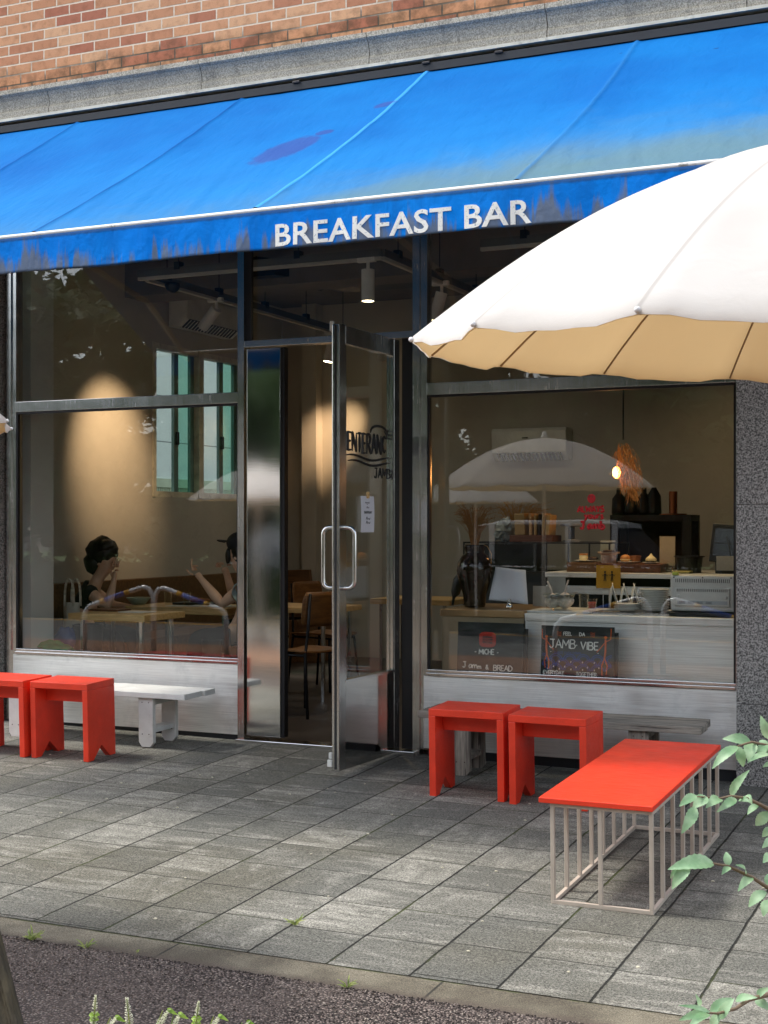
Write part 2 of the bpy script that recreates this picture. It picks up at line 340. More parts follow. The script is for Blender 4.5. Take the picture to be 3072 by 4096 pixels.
# ------------------------------------------------------------------ mesh building
class MB:
    def __init__(self): self.v = []; self.f = []
    def add(self, vs, fs):
        o = len(self.v); self.v += [tuple(q) for q in vs]; self.f += [tuple(o + i for i in f) for f in fs]; return self
    def box(self, a, b, M=None):
        (x0, y0, z0), (x1, y1, z1) = a, b
        vs = [Vector(q) for q in ((x0, y0, z0), (x1, y0, z0), (x1, y1, z0), (x0, y1, z0), (x0, y0, z1), (x1, y0, z1), (x1, y1, z1), (x0, y1, z1))]
        if M is not None: vs = [M @ q for q in vs]
        return self.add(vs, [(0, 3, 2, 1), (4, 5, 6, 7), (0, 1, 5, 4), (1, 2, 6, 5), (2, 3, 7, 6), (3, 0, 4, 7)])
    def bevbox(self, a, b, r=.004, M=None):
        bm = bmesh.new(); bmesh.ops.create_cube(bm, size=1)
        for q in bm.verts: q.co = Vector([(a[i] + b[i]) / 2 + q.co[i] * (b[i] - a[i]) for i in range(3)])
        bmesh.ops.bevel(bm, geom=bm.edges[:], offset=r, segments=2, profile=.5, affect='EDGES')
        return self._bm(bm, M)
    def _bm(self, bm, M=None):
        bm.verts.ensure_lookup_table(); bm.verts.index_update()
        vs = [(M @ q.co) if M is not None else q.co.copy() for q in bm.verts]
        self.add(vs, [[q.index for q in f.verts] for f in bm.faces]); bm.free(); return self
    def prism(self, pts, axis, a, b):       # polygon in the two other axes, extruded along axis from a to b
        def mk(p, t): return {'x': (t, p[0], p[1]), 'y': (p[0], t, p[1]), 'z': (p[0], p[1], t)}[axis]
        n = len(pts); vs = [mk(p, a) for p in pts] + [mk(p, b) for p in pts]
        fs = [tuple(range(n - 1, -1, -1)), tuple(range(n, 2 * n))] + [(i, (i + 1) % n, n + (i + 1) % n, n + i) for i in range(n)]
        return self.add(vs, fs)
    def tube(self, path, r, seg=10, cap=True):
        path = [Vector(q) for q in path]; n = len(path)
        rs = r if isinstance(r, (list, tuple)) else [r] * n
        o = len(self.v); up = None; vs = []; fs = []
        for i, q in enumerate(path):
            t = (path[min(i + 1, n - 1)] - path[max(i - 1, 0)]).normalized()
            if up is None: up = t.orthogonal().normalized()
            up = (up - t * up.dot(t)); up = up.normalized() if up.length > 1e-6 else t.orthogonal().normalized()
            s = t.cross(up)
            for j in range(seg):
                a = 2 * math.pi * j / seg; vs.append(q + (up * math.cos(a) + s * math.sin(a)) * rs[i])
        for i in range(n - 1):
            for j in range(seg):
                fs.append((i * seg + j, i * seg + (j + 1) % seg, (i + 1) * seg + (j + 1) % seg, (i + 1) * seg + j))
        if cap: fs += [tuple(range(seg - 1, -1, -1)), tuple((n - 1) * seg + j for j in range(seg))]
        return self.add(vs, fs)
    def lathe(self, prof, c=(0, 0, 0), seg=28, M=None):
        vs = []; fs = []; n = len(prof)
        for i, (r, z) in enumerate(prof):
            for j in range(seg):
                a = 2 * math.pi * j / seg; q = Vector((r * math.cos(a), r * math.sin(a), z)); q = (M @ q) if M is not None else q
                vs.append(q + Vector(c))
        for i in range(n - 1):
            for j in range(seg): fs.append((i * seg + j, i * seg + (j + 1) % seg, (i + 1) * seg + (j + 1) % seg, (i + 1) * seg + j))
        if prof[0][0] > 1e-6: fs.append(tuple(range(seg - 1, -1, -1)))
        if prof[-1][0] > 1e-6: fs.append(tuple((n - 1) * seg + j for j in range(seg)))
        return self.add(vs, fs)
    def grid(self, nx, ny, fn):
        o = []; fs = []
        for j in range(ny + 1):
            for i in range(nx + 1): o.append(fn(i / nx, j / ny))
        for j in range(ny):
            for i in range(nx): a = j * (nx + 1) + i; fs.append((a, a + 1, a + nx + 2, a + nx + 1))
        return self.add(o, fs)
    def ball(self, c, r, seg=16, rings=10, M=None, warp=0, wf=6):
        rx, ry, rz = r if isinstance(r, tuple) else (r, r, r); c = Vector(c)
        vs = []; fs = []
        for i in range(rings + 1):
            ph = math.pi * i / rings
            for j in range(seg):
                a = 2 * math.pi * j / seg; q = Vector((math.sin(ph) * math.cos(a), math.sin(ph) * math.sin(a), math.cos(ph)))
                k = 1 + (warp * mnoise.noise(q * wf * .3 + c * 3) if warp else 0)
                q = Vector((q.x * rx, q.y * ry, q.z * rz)) * k
                vs.append(c + (M @ q if M is not None else q))
        for i in range(rings):
            for j in range(seg): fs.append((i * seg + j, (i + 1) * seg + j, (i + 1) * seg + (j + 1) % seg, i * seg + (j + 1) % seg))
        return self.add(vs, fs)
    def build(self, name, m, parent=None, org=None, smooth=False, bev=0, solid=0, sub=0):
        me = bpy.data.meshes.new(name)
        o_ = Vector(org) if org is not None else Vector((0, 0, 0))
        me.from_pydata([Vector(q) - o_ for q in self.v], [], self.f); me.validate(); me.update()
        me.materials.append(m if not isinstance(m, str) else MATS[m])
        ob = bpy.data.objects.new(name, me); C.objects.link(ob)
        if smooth: me.polygons.foreach_set('use_smooth', [True] * len(me.polygons))
        if solid: q = ob.modifiers.new('solid', 'SOLIDIFY'); q.thickness = solid; q.offset = 0
        if bev: q = ob.modifiers.new('bevel', 'BEVEL'); q.width = bev; q.segments = 2; q.limit_method = 'ANGLE'; q.angle_limit = R(40)
        if sub: q = ob.modifiers.new('sub', 'SUBSURF'); q.levels = sub; q.render_levels = sub
        if parent is not None: ob.parent = parent
        elif org is not None: ob.location = o_
        return ob

def tag(o, label, cat, group=None):
    o['label'] = label; o['category'] = cat
    if group: o['group'] = group
    return o
def thing(name, label, cat, loc=(0, 0, 0), rz=0, group=None, rx=0):
    o = bpy.data.objects.new(name, None); C.objects.link(o); o.location = loc; o.rotation_euler = (rx, 0, rz); o.empty_display_size = .1
    return tag(o, label, cat, group)
def struct(name, mb, m, kind='structure', **kw):
    o = mb.build(name, m, **kw); o['kind'] = kind; return o
def copy_tree(o, parent=None):
    c = o.copy(); C.objects.link(c)
    if parent is not None: c.parent = parent
    for ch in list(o.children): copy_tree(ch, c)
    return c

# stroke letters: polylines in a box one unit high
FONT = {
 'A': [.7, [(0, 0), (.35, 1), (.7, 0)], [(.13, .36), (.57, .36)]],
 'B': [.62, [(0, 0), (0, 1), (.4, .98), (.55, .8), (.42, .56), (0, .52)], [(.42, .56), (.62, .3), (.46, .03), (0, 0)]],
 'C': [.62, [(.6, .85), (.4, 1), (.13, .85), (0, .5), (.12, .14), (.4, 0), (.62, .14)]],
 'D': [.65, [(0, 0), (0, 1), (.34, .95), (.63, .62), (.6, .27), (.33, .02), (0, 0)]],
 'E': [.52, [(.52, .98), (0, 1), (0, 0), (.52, .03)], [(0, .5), (.44, .52)]],
 'F': [.5, [(.5, 1), (0, .97), (0, 0)], [(0, .52), (.4, .54)]],
 'G': [.66, [(.62, .84), (.4, 1), (.1, .82), (0, .45), (.15, .08), (.42, 0), (.64, .16), (.64, .45), (.38, .45)]],
 'H': [.6, [(0, 0), (.02, 1)], [(.58, 0), (.6, 1)], [(.01, .5), (.6, .5)]],
 'I': [.1, [(.05, 0), (.05, 1)]],
 'J': [.6, [(.05, 1), (.6, 1)], [(.4, 1), (.42, .25), (.3, .02), (.12, .04), (0, .22)]],
 'L': [.48, [(0, 1), (0, 0), (.48, .02)]],
 'M': [.8, [(0, 0), (.08, 1), (.4, .3), (.72, 1), (.8, 0)]],
 'N': [.64, [(0, 0), (.02, 1), (.6, .02), (.64, 1)]],
 'O': [.68, [(.34, 1), (.08, .82), (0, .48), (.1, .12), (.36, 0), (.6, .15), (.68, .5), (.58, .86), (.34, 1)]],
 'R': [.6, [(0, 0), (0, 1), (.4, .98), (.54, .78), (.4, .52), (.02, .48)], [(.25, .5), (.6, 0)]],
 'S': [.55, [(.52, .86), (.3, 1), (.06, .84), (.1, .6), (.46, .42), (.53, .18), (.3, 0), (0, .13)]],
 'T': [.6, [(0, .98), (.6, 1)], [(.3, 1), (.3, 0)]],
 'U': [.6, [(0, 1), (.02, .25), (.25, 0), (.5, .18), (.6, 1)]],
 'V': [.66, [(0, 1), (.32, 0), (.66, 1)]],
 'W': [.9, [(0, 1), (.2, 0), (.45, .7), (.68, 0), (.9, 1)]],
 'Y': [.62, [(0, 1), (.32, .52), (.62, 1)], [(.32, .52), (.28, 0)]],
 'a': [.5, [(.46, .5), (.2, .56), (.02, .28), (.16, .02), (.44, .2), (.46, .52), (.5, .02)]],
 'm': [.74, [(0, 0), (.02, .52)], [(.02, .35), (.2, .55), (.34, .4), (.35, 0)], [(.35, .36), (.54, .55), (.7, .38), (.74, 0)]],
 'b': [.48, [(0, 1), (.02, .02), (.3, 0), (.47, .24), (.3, .5), (.03, .42)]],
 'y': [.5, [(0, .54), (.24, .08)], [(.5, .56), (.2, -.1), (0, -.28)]],
 'o': [.48, [(.24, .54), (.03, .36), (.06, .08), (.28, 0), (.47, .2), (.42, .46), (.24, .54)]],
 'u': [.48, [(0, .54), (.03, .1), (.22, 0), (.42, .16), (.44, .54), (.48, 0)]],
 'r': [.36, [(0, .54), (.02, 0)], [(.02, .34), (.2, .54), (.36, .5)]],
 's': [.36, [(.34, .46), (.14, .54), (.04, .4), (.3, .22), (.34, .06), (.15, 0), (0, .06)]],
 '&': [.5, [(.5, .0), (.1, .62), (.22, .82), (.34, .66), (.02, .28), (.14, .02), (.46, .34)]],
 '-': [.3, [(0, .45), (.3, .47)]], '.': [.1, [(.02, .4), (.07, .46)]], ' ': [.35],
}
def write(mb, text, place, h, r, gap=.16, wob=.03, seg=5):
    """place(x, y) -> 3D point; letters start at x = 0, y = 0 baseline"""
    rnd = random.Random(text); x = 0
    for ch in text:
        g = FONT[ch]; dy = rnd.uniform(-wob, wob)
        for pl in g[1:]:
            pts = [(x + p[0] * h + rnd.uniform(-wob, wob) * h * .5, (p[1] + dy) * h) for p in pl]
            out = []
            for i in range(len(pts) - 1):
                for s_ in (0, .34, .67): out.append((pts[i][0] * (1 - s_) + pts[i + 1][0] * s_, pts[i][1] * (1 - s_) + pts[i + 1][1] * s_))
            out.append(pts[-1]); mb.tube([place(*q) for q in out], r, seg)
        x += (g[0] + gap) * h
    return x
def text_width(text, h, gap=.16): return sum((FONT[c][0] + gap) * h for c in text) - gap * h

def skin_body(name, chains, m, parent=None, sub=2):
    """chains: lists of (point, radius); equal points (within 1 mm) are shared"""
    verts = []; rad = []; edges = []; roots = []
    def vid(p, r):
        for i, q in enumerate(verts):
            if (q - p).length < .001: return i
        verts.append(p.copy()); rad.append(r); return len(verts) - 1
    for ch in chains:
        prev = None
        for p, r in ch:
            i = vid(Vector(p), r)
            if prev is not None and prev != i: edges.append((prev, i))
            prev = i
    me = bpy.data.meshes.new(name); me.from_pydata(verts, edges, []); me.update()
    if not me.skin_vertices: me.attributes.new('skin', 'FLOAT', 'POINT') if False else None
    ob = bpy.data.objects.new(name, me); C.objects.link(ob)
    md = ob.modifiers.new('skin', 'SKIN'); md.use_smooth_shade = True; md.branch_smoothing = .6
    if not me.skin_vertices:
        bm = bmesh.new(); bm.from_mesh(me); bm.verts.layers.skin.verify(); bm.to_mesh(me); bm.free()
    sv = me.skin_vertices[0].data
    comp = list(range(len(verts)))
    def find(i):
        while comp[i] != i: i = comp[i]
        return i
    for a, b in edges: comp[find(a)] = find(b)
    seen = set()
    for i in range(len(verts)):
        r = rad[i]; sv[i].radius = r if isinstance(r, tuple) else (r, r)
        k = find(i); sv[i].use_root = k not in seen; seen.add(k)
    s = ob.modifiers.new('sub', 'SUBSURF'); s.levels = sub; s.render_levels = sub
    me.materials.append(m)
    if parent is not None: ob.parent = parent
    return ob
# ------------------------------------------------------------------ ground
def zg(x, y):
    if y >= 0: return -.0105 * (x + 4.3)
    return -.0105 * (x + 4.3) * max(0, 1 + y / 3.5) + .036 * max(y, -6.4)
SLOPE = math.atan(.036)
def gp(x, y, dz=0): return Vector((x, y, zg(x, y) + dz))

paving(); gravel(); kerbmat(); brick()
granite('granite_light', S(130, 122, 106), S(206, 197, 176), 150, (.38, .62), .35)
granite('granite_speckled', S(66, 65, 63), S(176, 173, 168), 115, (.42, .58))
awning_mat('awning_cloth'); awning_mat('valance_cloth', True)
steel('brushed_steel', (.90, .90, .87), .55, .4, axis='x', dirt=.16, bumpy=.0003)
steel('frame_steel', (.68, .68, .66), .22, .2, axis='z')
steel('polished_steel', (.72, .71, .68), .07, .12, wob=.0012, axis='x', bumpy=.00003)
steel('tube_steel', (.72, .72, .71), .18, .2, axis='z')
steel('counter_steel', (.88, .89, .87), .5, .4, axis='x')
mat('dark_metal', (.03, .03, .032), .45, .6); mat('black_plastic', (.012, .012, .013), .45); mat('rubber', (.02, .02, .02), .7)
mat('off_white_metal', S(214, 208, 188), .5, 0, .15, 8, .05, grime=.5)
mat('white_metal', S(222, 220, 214), .4)
mat('white_plastic', S(226, 226, 218), .35)
mat('plaster_wall', S(190, 184, 172), .85, 0, .06, 2.5, .02)
mat('pier_wall', S(206, 208, 204), .85, 0, .06, 2.5, .02)
mat('ceiling_paint', S(124, 120, 114), .9, 0, .1)
mat('cafe_floor', S(58, 50, 44), .5, 0, .2, 3)
mat('dark_fascia', (.02, .022, .025), .6)
glass('shop_glass', 1.58, (.97, .985, .975)); glass('clear_glass', 1.35, (.96, .98, .97), 0); glass('green_glass', 1.5, (.62, .84, .76), 0)
mat('soil', S(70, 58, 46), .95, 0, .3, 12, .1, .8, 60)

NXg = 110
def sheet(x0, x1, y0, y1, dz, nx, ny):
    return MB().grid(nx, ny, lambda s, t: gp(x0 + (x1 - x0) * s, y0 + (y1 - y0) * t, dz))
struct('pavement', sheet(-16, 9, -3.41, .06, 0, 60, 24), 'concrete_pavers')
struct('kerb', sheet(-16, 9, -3.600, -3.405, -.003, 60, 3), 'kerb_concrete')
struct('path', sheet(-16, 9, -4.75, -3.583, -.001, 60, 12), 'red_brown_aggregate')
struct('planting_bed', sheet(-16, 9, -6.6, -4.74, -.008, 40, 10), 'soil')
mat('far_paving', S(150, 112, 86), .9, 0, .15, 4); mat('asphalt', S(104, 102, 97), .92, 0, .15, 3, .1)
mat('road_yellow', S(214, 160, 40), .8, 0, .2, 9); mat('lawn', S(84, 104, 50), .95, 0, .3, 8, .1)
struct('far_pavement', MB().box((-40, -8.2, -.40), (30, -6.6, -.235)), 'far_paving')
struct('road', MB().box((-60, -13.2, -.42), (50, -8.2, -.34)), 'asphalt')
for yy in (-8.55, -12.7):
    struct('road_line', MB().box((-60, yy - .07, -.34), (50, yy + .07, -.336)), 'road_yellow')
mat('lawn', S(84, 104, 50)) if False else None
struct('verge', MB().box((-60, -60, -.42), (50, -16.2, -.22)), 'lawn')
struct('parking_strip', MB().box((-60, -16.2, -.42), (50, -13.2, -.32)), 'asphalt')
struct('ground', MB().box((-400, -400, -.6), (400, 400, -.45)), 'soil')

# ------------------------------------------------------------------ the building
B = thing('cafe_building', 'brick building with grey granite band, steel framed shopfront and open glass door', 'building', (-3.8, 0, 0))
BO = (-3.8, 0, 0)
def bp(name, mb, m, parent=None, **kw): return mb.build(name, m, parent or B, BO if parent is None else BO, **kw)
bp('brick_wall', MB().box((-9.5, 0, 4.262), (3, .25, 9)), 'terracotta_brick')
prof = [(0, 4.272), (-.13, 4.255), (-.13, 4.226), (-.119, 4.216), (-.110, 4.213), (-.095, 4.19), (-.084, 4.152), (-.081, 4.127), (-.093, 4.114), (-.093, 4.077), (0, 4.077)]
cor = MB(); xs = [-9.5, -8.3, -7.08, -5.86, -4.68, -3.52, -2.42, -1.32, -.2, .9, 3]
for a, b in zip(xs[:-1], xs[1:]): cor.prism(prof, 'x', a + .0025, b - .0025)
bp('cornice', cor, 'granite_light')
bp('drip_edge', MB().box((-9.5, -.104, 4.056), (3, -.01, 4.074)), 'off_white_metal')
bp('fascia', MB().box((-9.5, .0, 3.42), (3, .2, 4.073)), 'dark_fascia')
pl = MB()
for z0, z1 in ((-.3, .398), (.401, 1.456), (1.459, 2.5), (2.503, 3.6)): pl.box((-1.380, -.06, z0), (3, .2, z1))
bp('granite_pillar', pl, 'granite_speckled')
pl = MB()
for z0, z1 in ((-.3, .398), (.401, 1.456), (1.459, 2.5), (2.503, 3.6)): pl.box((-9.5, -.06, z0), (-6.315, .2, z1))
bp('granite_pillar', pl, 'granite_speckled')
# interior shell
YB = 5.2
iw = MB()
iw.box((.6, .2, -.05), (.75, YB, 3.6))
iw.box((-7.15, YB, -.05), (.75, YB + .15, 3.6))
WY0, WY1, WZ0, WZ1 = 2.82, 4.42, 1.60, 2.97
iw.box((-7.15, .2, -.05), (-7, WY0, 3.6)); iw.box((-7.15, WY1, -.05), (-7, YB, 3.6))
iw.box((-7.15, WY0, -.05), (-7, WY1, WZ0)); iw.box((-7.15, WY0, WZ1), (-7, WY1, 3.6))
bp('interior_wall', iw, 'plaster_wall')
bp('interior_pier', MB().box((-7, .2, -.05), (-6.24, .45, 3.6)), 'pier_wall')
pil = MB(); a = P(1207, 1500, YB - .14).x; b = P(1264, 1500, YB - .14).x
pil.box((a, YB - .14, -.05), (b, YB, 3.6)); bp('interior_pilaster', pil, 'plaster_wall')
bp('ceiling', MB().box((-7.2, .2, 3.6), (.8, YB + .2, 3.75)), 'ceiling_paint')
bp('ceiling_beam', MB().box((-7, 2.4, 3.3), (.6, 2.75, 3.6)), 'ceiling_paint')
bp('roof', MB().box((-9.5, .25, 8.8), (3, YB + .2, 9)), 'dark_fascia')
struct('floor', MB().box((-7.1, .06, -.06), (.7, YB + .1, .012)), 'cafe_floor')
# left shop window
def shop_window(x0, x1, st0, st1, tz0, tz1, sill):
    g0 = x0 + st0; g1 = x1 - st1
    f = bpy.data.objects.new('shop_window', None); C.objects.link(f); f.parent = B
    def sub(n, mb, m, **k): return mb.build(n, m, f, BO, **k)
    sub('stile', MB().box((x0, 0, .03), (x0 + st0, .07, 3.42)), 'frame_steel'); sub('stile', MB().box((x1 - st1, 0, .03), (x1, .07, 3.42)), 'frame_steel')
    if st0 > .05: sub('cover_strip', MB().box((x0 + .034, -.012, .5), (x0 + .046, -.0005, 3.42)), 'frame_steel')
    sub('transom', MB().box((g0, -.008, tz0), (g1, .062, tz1)), 'frame_steel', bev=.002)
    sub('sill', MB().box((g0, -.014, sill - .022), (g1, .075, sill - .004)), 'tube_steel', bev=.002)
    sub('sill_bead', MB().box((g0, -.002, sill - .003), (g1, .02, sill + .014)), 'tube_steel', bev=.002)
    sub('kick_panel', MB().box((g0 - .02, -.004, .035), (g1 + .02, .05, sill - .024)), 'brushed_steel')
    sub('base_skirting', MB().box((g0, .012, -.1), (g1, .05, .034)), 'dark_fascia')
    sub('pane', MB().box((g0, .030, sill + .0145), (g1, .038, tz0 - .0005)), 'shop_glass')
    sub('pane', MB().box((g0, .030, tz1 + .0005), (g1, .038, 3.42)), 'shop_glass')
    bead = MB(); bead.box((g0, .002, sill + .015), (g0 + .012, .026, tz0 - .001)); bead.box((g1 - .012, .002, sill + .015), (g1, .026, tz0 - .001))
    bead.box((g0 + .0125, .002, tz0 - .014), (g1 - .0125, .026, tz0 - .001))
    sub('glazing_bead', bead, 'dark_metal')
    return f, sub
LW, lsub = shop_window(-6.285, -4.466, .08, .001, 2.112, 2.180, .497)
RW, rsub = shop_window(-3.228, -1.386, .043, .008, 2.112, 2.182, .484)
# entrance
E_ = bpy.data.objects.new('entrance_frame', None); C.objects.link(E_); E_.parent = B
def es(n, mb, m, **k): return mb.build(n, m, E_, BO, **k)
es('jamb', MB().box((-4.465, -.012, .0), (-4.419, .07, 3.42)), 'frame_steel'); es('jamb', MB().box((-3.273, -.012, -.012), (-3.229, .07, 3.42)), 'frame_steel')
es('head', MB().box((-4.418, -.01, 2.455), (-3.274, .065, 2.496)), 'frame_steel', bev=.002)
es('side_panel', MB().box((-4.402, -.005, .035), (-4.166, .055, 2.445)), 'polished_steel', bev=.003)
es('panel_edge', MB().box((-4.165, .004, .035), (-4.140, .05, 2.445)), 'dark_metal')
es('threshold', MB().box((-4.46, -.05, -.03), (-3.25, .07, .014)), 'tube_steel', bev=.003)
es('transom_pane', MB().box((-4.418, .030, 2.497), (-3.274, .038, 3.42)), 'shop_glass')
bd = MB(); bd.box((-4.4185, .0, 2.4965), (-4.372, .025, 3.42)); bd.box((-4.378, -.006, 2.4965), (-4.370, 0, 3.42)); es('glazing_bead', bd, 'dark_metal')
bd = MB(); bd.box((-3.352, .012, .02), (-3.2735, .075, 2.454)); es('jamb_gap_fill', bd, 'black_plastic')  # black box put in for the dark gap between door leaf and jamb
# glass door leaf, standing open: local x from the hinge to the free edge, z up
DW = .76
hinge = Vector((-3.378, -.012, .006)); free = Vector((-3.402, -.775, 0))
da = math.atan2(free.y - hinge.y, free.x - hinge.x)
door = bpy.data.objects.new('glass_door', None); C.objects.link(door); door.parent = B
door.location = hinge - Vector(BO); door.rotation_euler = (0, 0, da)
# with local +x pointing to the street, local +y faces the right-hand side (+X)
T2 = .022
st = MB()
for a, b in (((0, -T2, .0), (.075, T2, 2.436)), ((DW - .075, -T2, 0), (DW, T2, 2.436))): st.box(a, b)
st.box((.0755, -T2, 2.335), (DW - .0755, T2, 2.436)); 
st.build('stile', 'frame_steel', door, bev=.003)
MB().box((.0755, -T2 + .001, .0), (DW - .0755, T2 - .001, .475)).build('kick_plate', 'polished_steel', door)
MB().box((.0755, -T2 - .002, .4755), (DW - .0755, T2 + .002, .49)).build('bottom_bead', 'tube_steel', door)
MB().box((.0755, -.004, .4905), (DW - .0755, .004, 2.3345)).build('pane', 'shop_glass', door)
bd = MB()
for s in (-1, 1):
    bd.box((.0765, s * .0135 - .007, .4915), (.088, s * .0135 + .007, 2.333)); bd.box((DW - .088, s * .0135 - .007, .4915), (DW - .0765, s * .0135 + .007, 2.333))
bd.build('glazing_bead', 'tube_steel', door)
MB().box((DW + .0005, -.006, .01), (DW + .004, .006, 2.43)).build('edge_seal', 'rubber', door)
for s in (-1, 1):
    zc0, zc1 = .985, 1.34; x = DW - .04; o = .075; pts = []
    pts.append((x, s * T2, zc0 + .012))
    for i in range(7): a = i / 6 * math.pi / 2; pts.append((x, s * (T2 + o - .04 + .04 * math.sin(a)), zc0 + .012 + .04 * (1 - math.cos(a))))
    for i in range(7): a = i / 6 * math.pi / 2; pts.append((x, s * (T2 + o - .04 + .04 * math.cos(a)), zc1 - .012 - .04 + .04 * math.sin(a)))
    pts.append((x, s * T2, zc1 - .012))
    MB().tube(pts, .0125, 14).build('handle', 'tube_steel', door, smooth=True)
hb = MB(); hb.box((DW - .012, -T2 - .028, .02), (DW + .006, -T2, .06)); hb.box((DW - .010, -T2 - .02, .065), (DW + .004, -T2, .10)); hb.build('door_stop', 'white_plastic', door, bev=.004)
hb = MB(); hb.box((DW - .03, -T2 - .018, 2.40), (DW - .005, -T2, 2.455)); hb.build('latch', 'white_metal', door, bev=.003)
# painted lettering on the door glass (seen from its right-hand face)
mat('black_paint', (.008, .008, .008), .6); mat('red_paint', S(186, 26, 32), .6)
def dpl(x, y): return (DW - .085 - x, .0062, y)
le = MB()
def brush(pts, r): 
    q = []
    for i in range(len(pts) - 1):
        for s_ in (0, .25, .5, .75): q.append((pts[i][0] * (1 - s_) + pts[i + 1][0] * s_, pts[i][1] * (1 - s_) + pts[i + 1][1] * s_))
    q.append(pts[-1]); n = len(q)
    le.tube([dpl(*p) for p in q], [max(.002, r * (1 - .55 * abs(2 * i / (n - 1) - 1) ** 3)) for i in range(n)], 6)
xx = .045; hs = [.100, .104, .108, .112, .113, .111, .106, .092, .046]
for ch, h in zip('ENTERANCE', hs):
    g = FONT[ch]
    zb = 1.757 - (h - .100) * .9 + (.040 if h < .06 else 0); wf = .079 if h > .08 else .12
    for plq in g[1:]: brush([(xx + p[0] * wf, zb + p[1] * h) for p in plq], .0082 if h > .08 else .005)
    xx += (g[0] + .17) * wf
arc = [(.43 - .105 * math.cos(a), 1.868 + .045 * math.sin(a) ** .8) for a in [i / 8 * math.pi * .9 for i in range(9)]]
brush(arc, .0080); brush([(.50, 1.890), (.535, 1.862), (.545, 1.900)], .0055)
for dz, x0 in ((0, .03), (-.030, .05)):
    brush([(x0 + (.575 - x0) * t, 1.722 + dz + .012 * math.sin(t * 7.2 + .6)) for t in [i / 12 for i in range(13)]], .0075)
xx = .375
for ch in 'JAMB':
    g = FONT[ch]
    for plq in g[1:]: brush([(xx + p[0] * .064, 1.612 + p[1] * .056) for p in plq], .0050)
    xx += (g[0] + .16) * .064
le.build('lettering', 'black_paint', door)

# red lettering on the right window
rl = MB()
def rwp(x0, z0): return lambda x, y: (x0 + x, .0285, z0 + y)
c0 = P(2370, 2060, .03); wA = P(2430, 2060, .03).x - P(2312, 2060, .03).x
write(rl, 'ALWAYS', rwp(c0.x - wA / 2, P(2370, 2048, .03).z), .033, .0060, .12)
write(rl, 'yours', rwp(P(2338, 2075, .03).x, P(2370, 2074, .03).z), .038, .0060, .16)
write(rl, 'J', rwp(P(2322, 2118, .03).x, P(2370, 2116, .03).z), .040, .0075, .1)
write(rl, 'amb', rwp(P(2350, 2118, .03).x, P(2370, 2116, .03).z), .046, .0078, .20)
rsub('lettering', rl, 'red_paint')
bl = MB().ball(P(2366, 1994, .03) - Vector((0, .002, 0)), (.024, .003, .026), 20, 10, warp=.06)
rsub('round_sticker', bl, 'red_paint')
ey = MB()
for du in (-7, 6): ey.ball(P(2366 + du, 1988, .03) - Vector((0, .006, 0)), (.0022, .002, .005), 8, 6)
rsub('sticker_eyes', ey, 'black_paint')

# side window inside the room
sw = MB(); X0 = -7.02
ymid = (WY0 + WY1) / 2
for y0, y1 in ((WY0, WY0 + .05), (ymid - .04, ymid + .04), (WY1 - .05, WY1)): sw.box((X0 - .09, y0, WZ0), (X0 + .03, y1, WZ1))
for y0, y1 in ((WY0 + .0505, ymid - .0405), (ymid + .0405, WY1 - .0505)):
    sw.box((X0 - .08, y0, WZ0), (X0 + .02, y1, WZ0 + .05)); sw.box((X0 - .08, y0, WZ1 - .05), (X0 + .02, y1, WZ1))
SWN = bp('side_window', sw, 'off_white_metal')
for y0, y1 in ((WY0 + .05, ymid - .04), (ymid + .04, WY1 - .05)):
    sa = MB(); m = (y0 + y1) / 2
    sa.box((X0 - .06, m + .02, WZ0 + .0505), (X0 - .03, m + .09, WZ1 - .0505)); sa.box((X0 - .06, y1 - .06, WZ0 + .0505), (X0 - .03, y1 - .0005, WZ1 - .0505))
    sa.build('sash', mat('green_sash', S(96, 128, 124), .4), SWN, BO)
    MB().box((X0 - .050, y0 + .001, WZ0 + .0505), (X0 - .044, m + .0195, WZ1 - .0505)).build('pane', 'clear_glass', SWN, BO)
    MB().box((X0 - .050, m + .0905, WZ0 + .0505), (X0 - .044, y1 - .0605, WZ1 - .0505)).build('pane', 'green_glass', SWN, BO)
    MB().box((X0 - .03, m + .04, 2.08), (X0 + .005, m + .06, 2.2)).build('window_handle', 'black_plastic', SWN, BO, bev=.006)

# neighbour building seen through the side window
nb = thing('neighbour_building', 'pale grey panelled wall with ribbed lower cladding seen through the side window', 'building', (-10.6, 3, 0))
k = NT('pale_panels'); p_ = k.pos(); x_, y_, z_ = k.sep(p_)
fz = k.M('FRACT', k.M('DIVIDE', z_, .62)); jn = k.ramp(k.M('MINIMUM', fz, k.M('SUBTRACT', 1, fz)), .008, .016, 1, 0)
k.set(Base_Color=k.mix(jn, k.mix(k.noise(p_, 3, 4), S(205, 222, 212), S(222, 234, 224)), S(120, 134, 128)), Roughness=.8)
MB().box((-11.0, .6, 1.98), (-10.6, 16, 6.2)).build('wall', k.m, nb, (-10.6, 3, 0))
rb = MB()
for i in range(300): rb.box((-10.63, 1 + i * .045, -.3), (-10.6, 1.025 + i * .045, 1.86))
rb.box((-11.0, .6, -.3), (-10.6305, 16, 1.86)); rb.box((-10.63, .6, 1.8605), (-10.58, 16, 1.9795))
rb.build('ribbed_cladding', mat('green_grey_cladding', S(176, 190, 160), .7), nb, (-10.6, 3, 0))
MB().box((-10.599, 5.6, 2.15), (-10.57, 6.2, 2.75)).build('window', 'dark_fascia', nb, (-10.6, 3, 0), bev=.004)
MB().lathe([(0, 0), (.09, .0), (.09, .05), (.03, .08), (0, .08)], (0, 0, 0), 20, Matrix.Translation((-10.6, 5.3, 3.3)) @ Matrix.Rotation(R(90), 4, 'Y')).build('vent_cap', 'white_metal', nb, (-10.6, 3, 0))

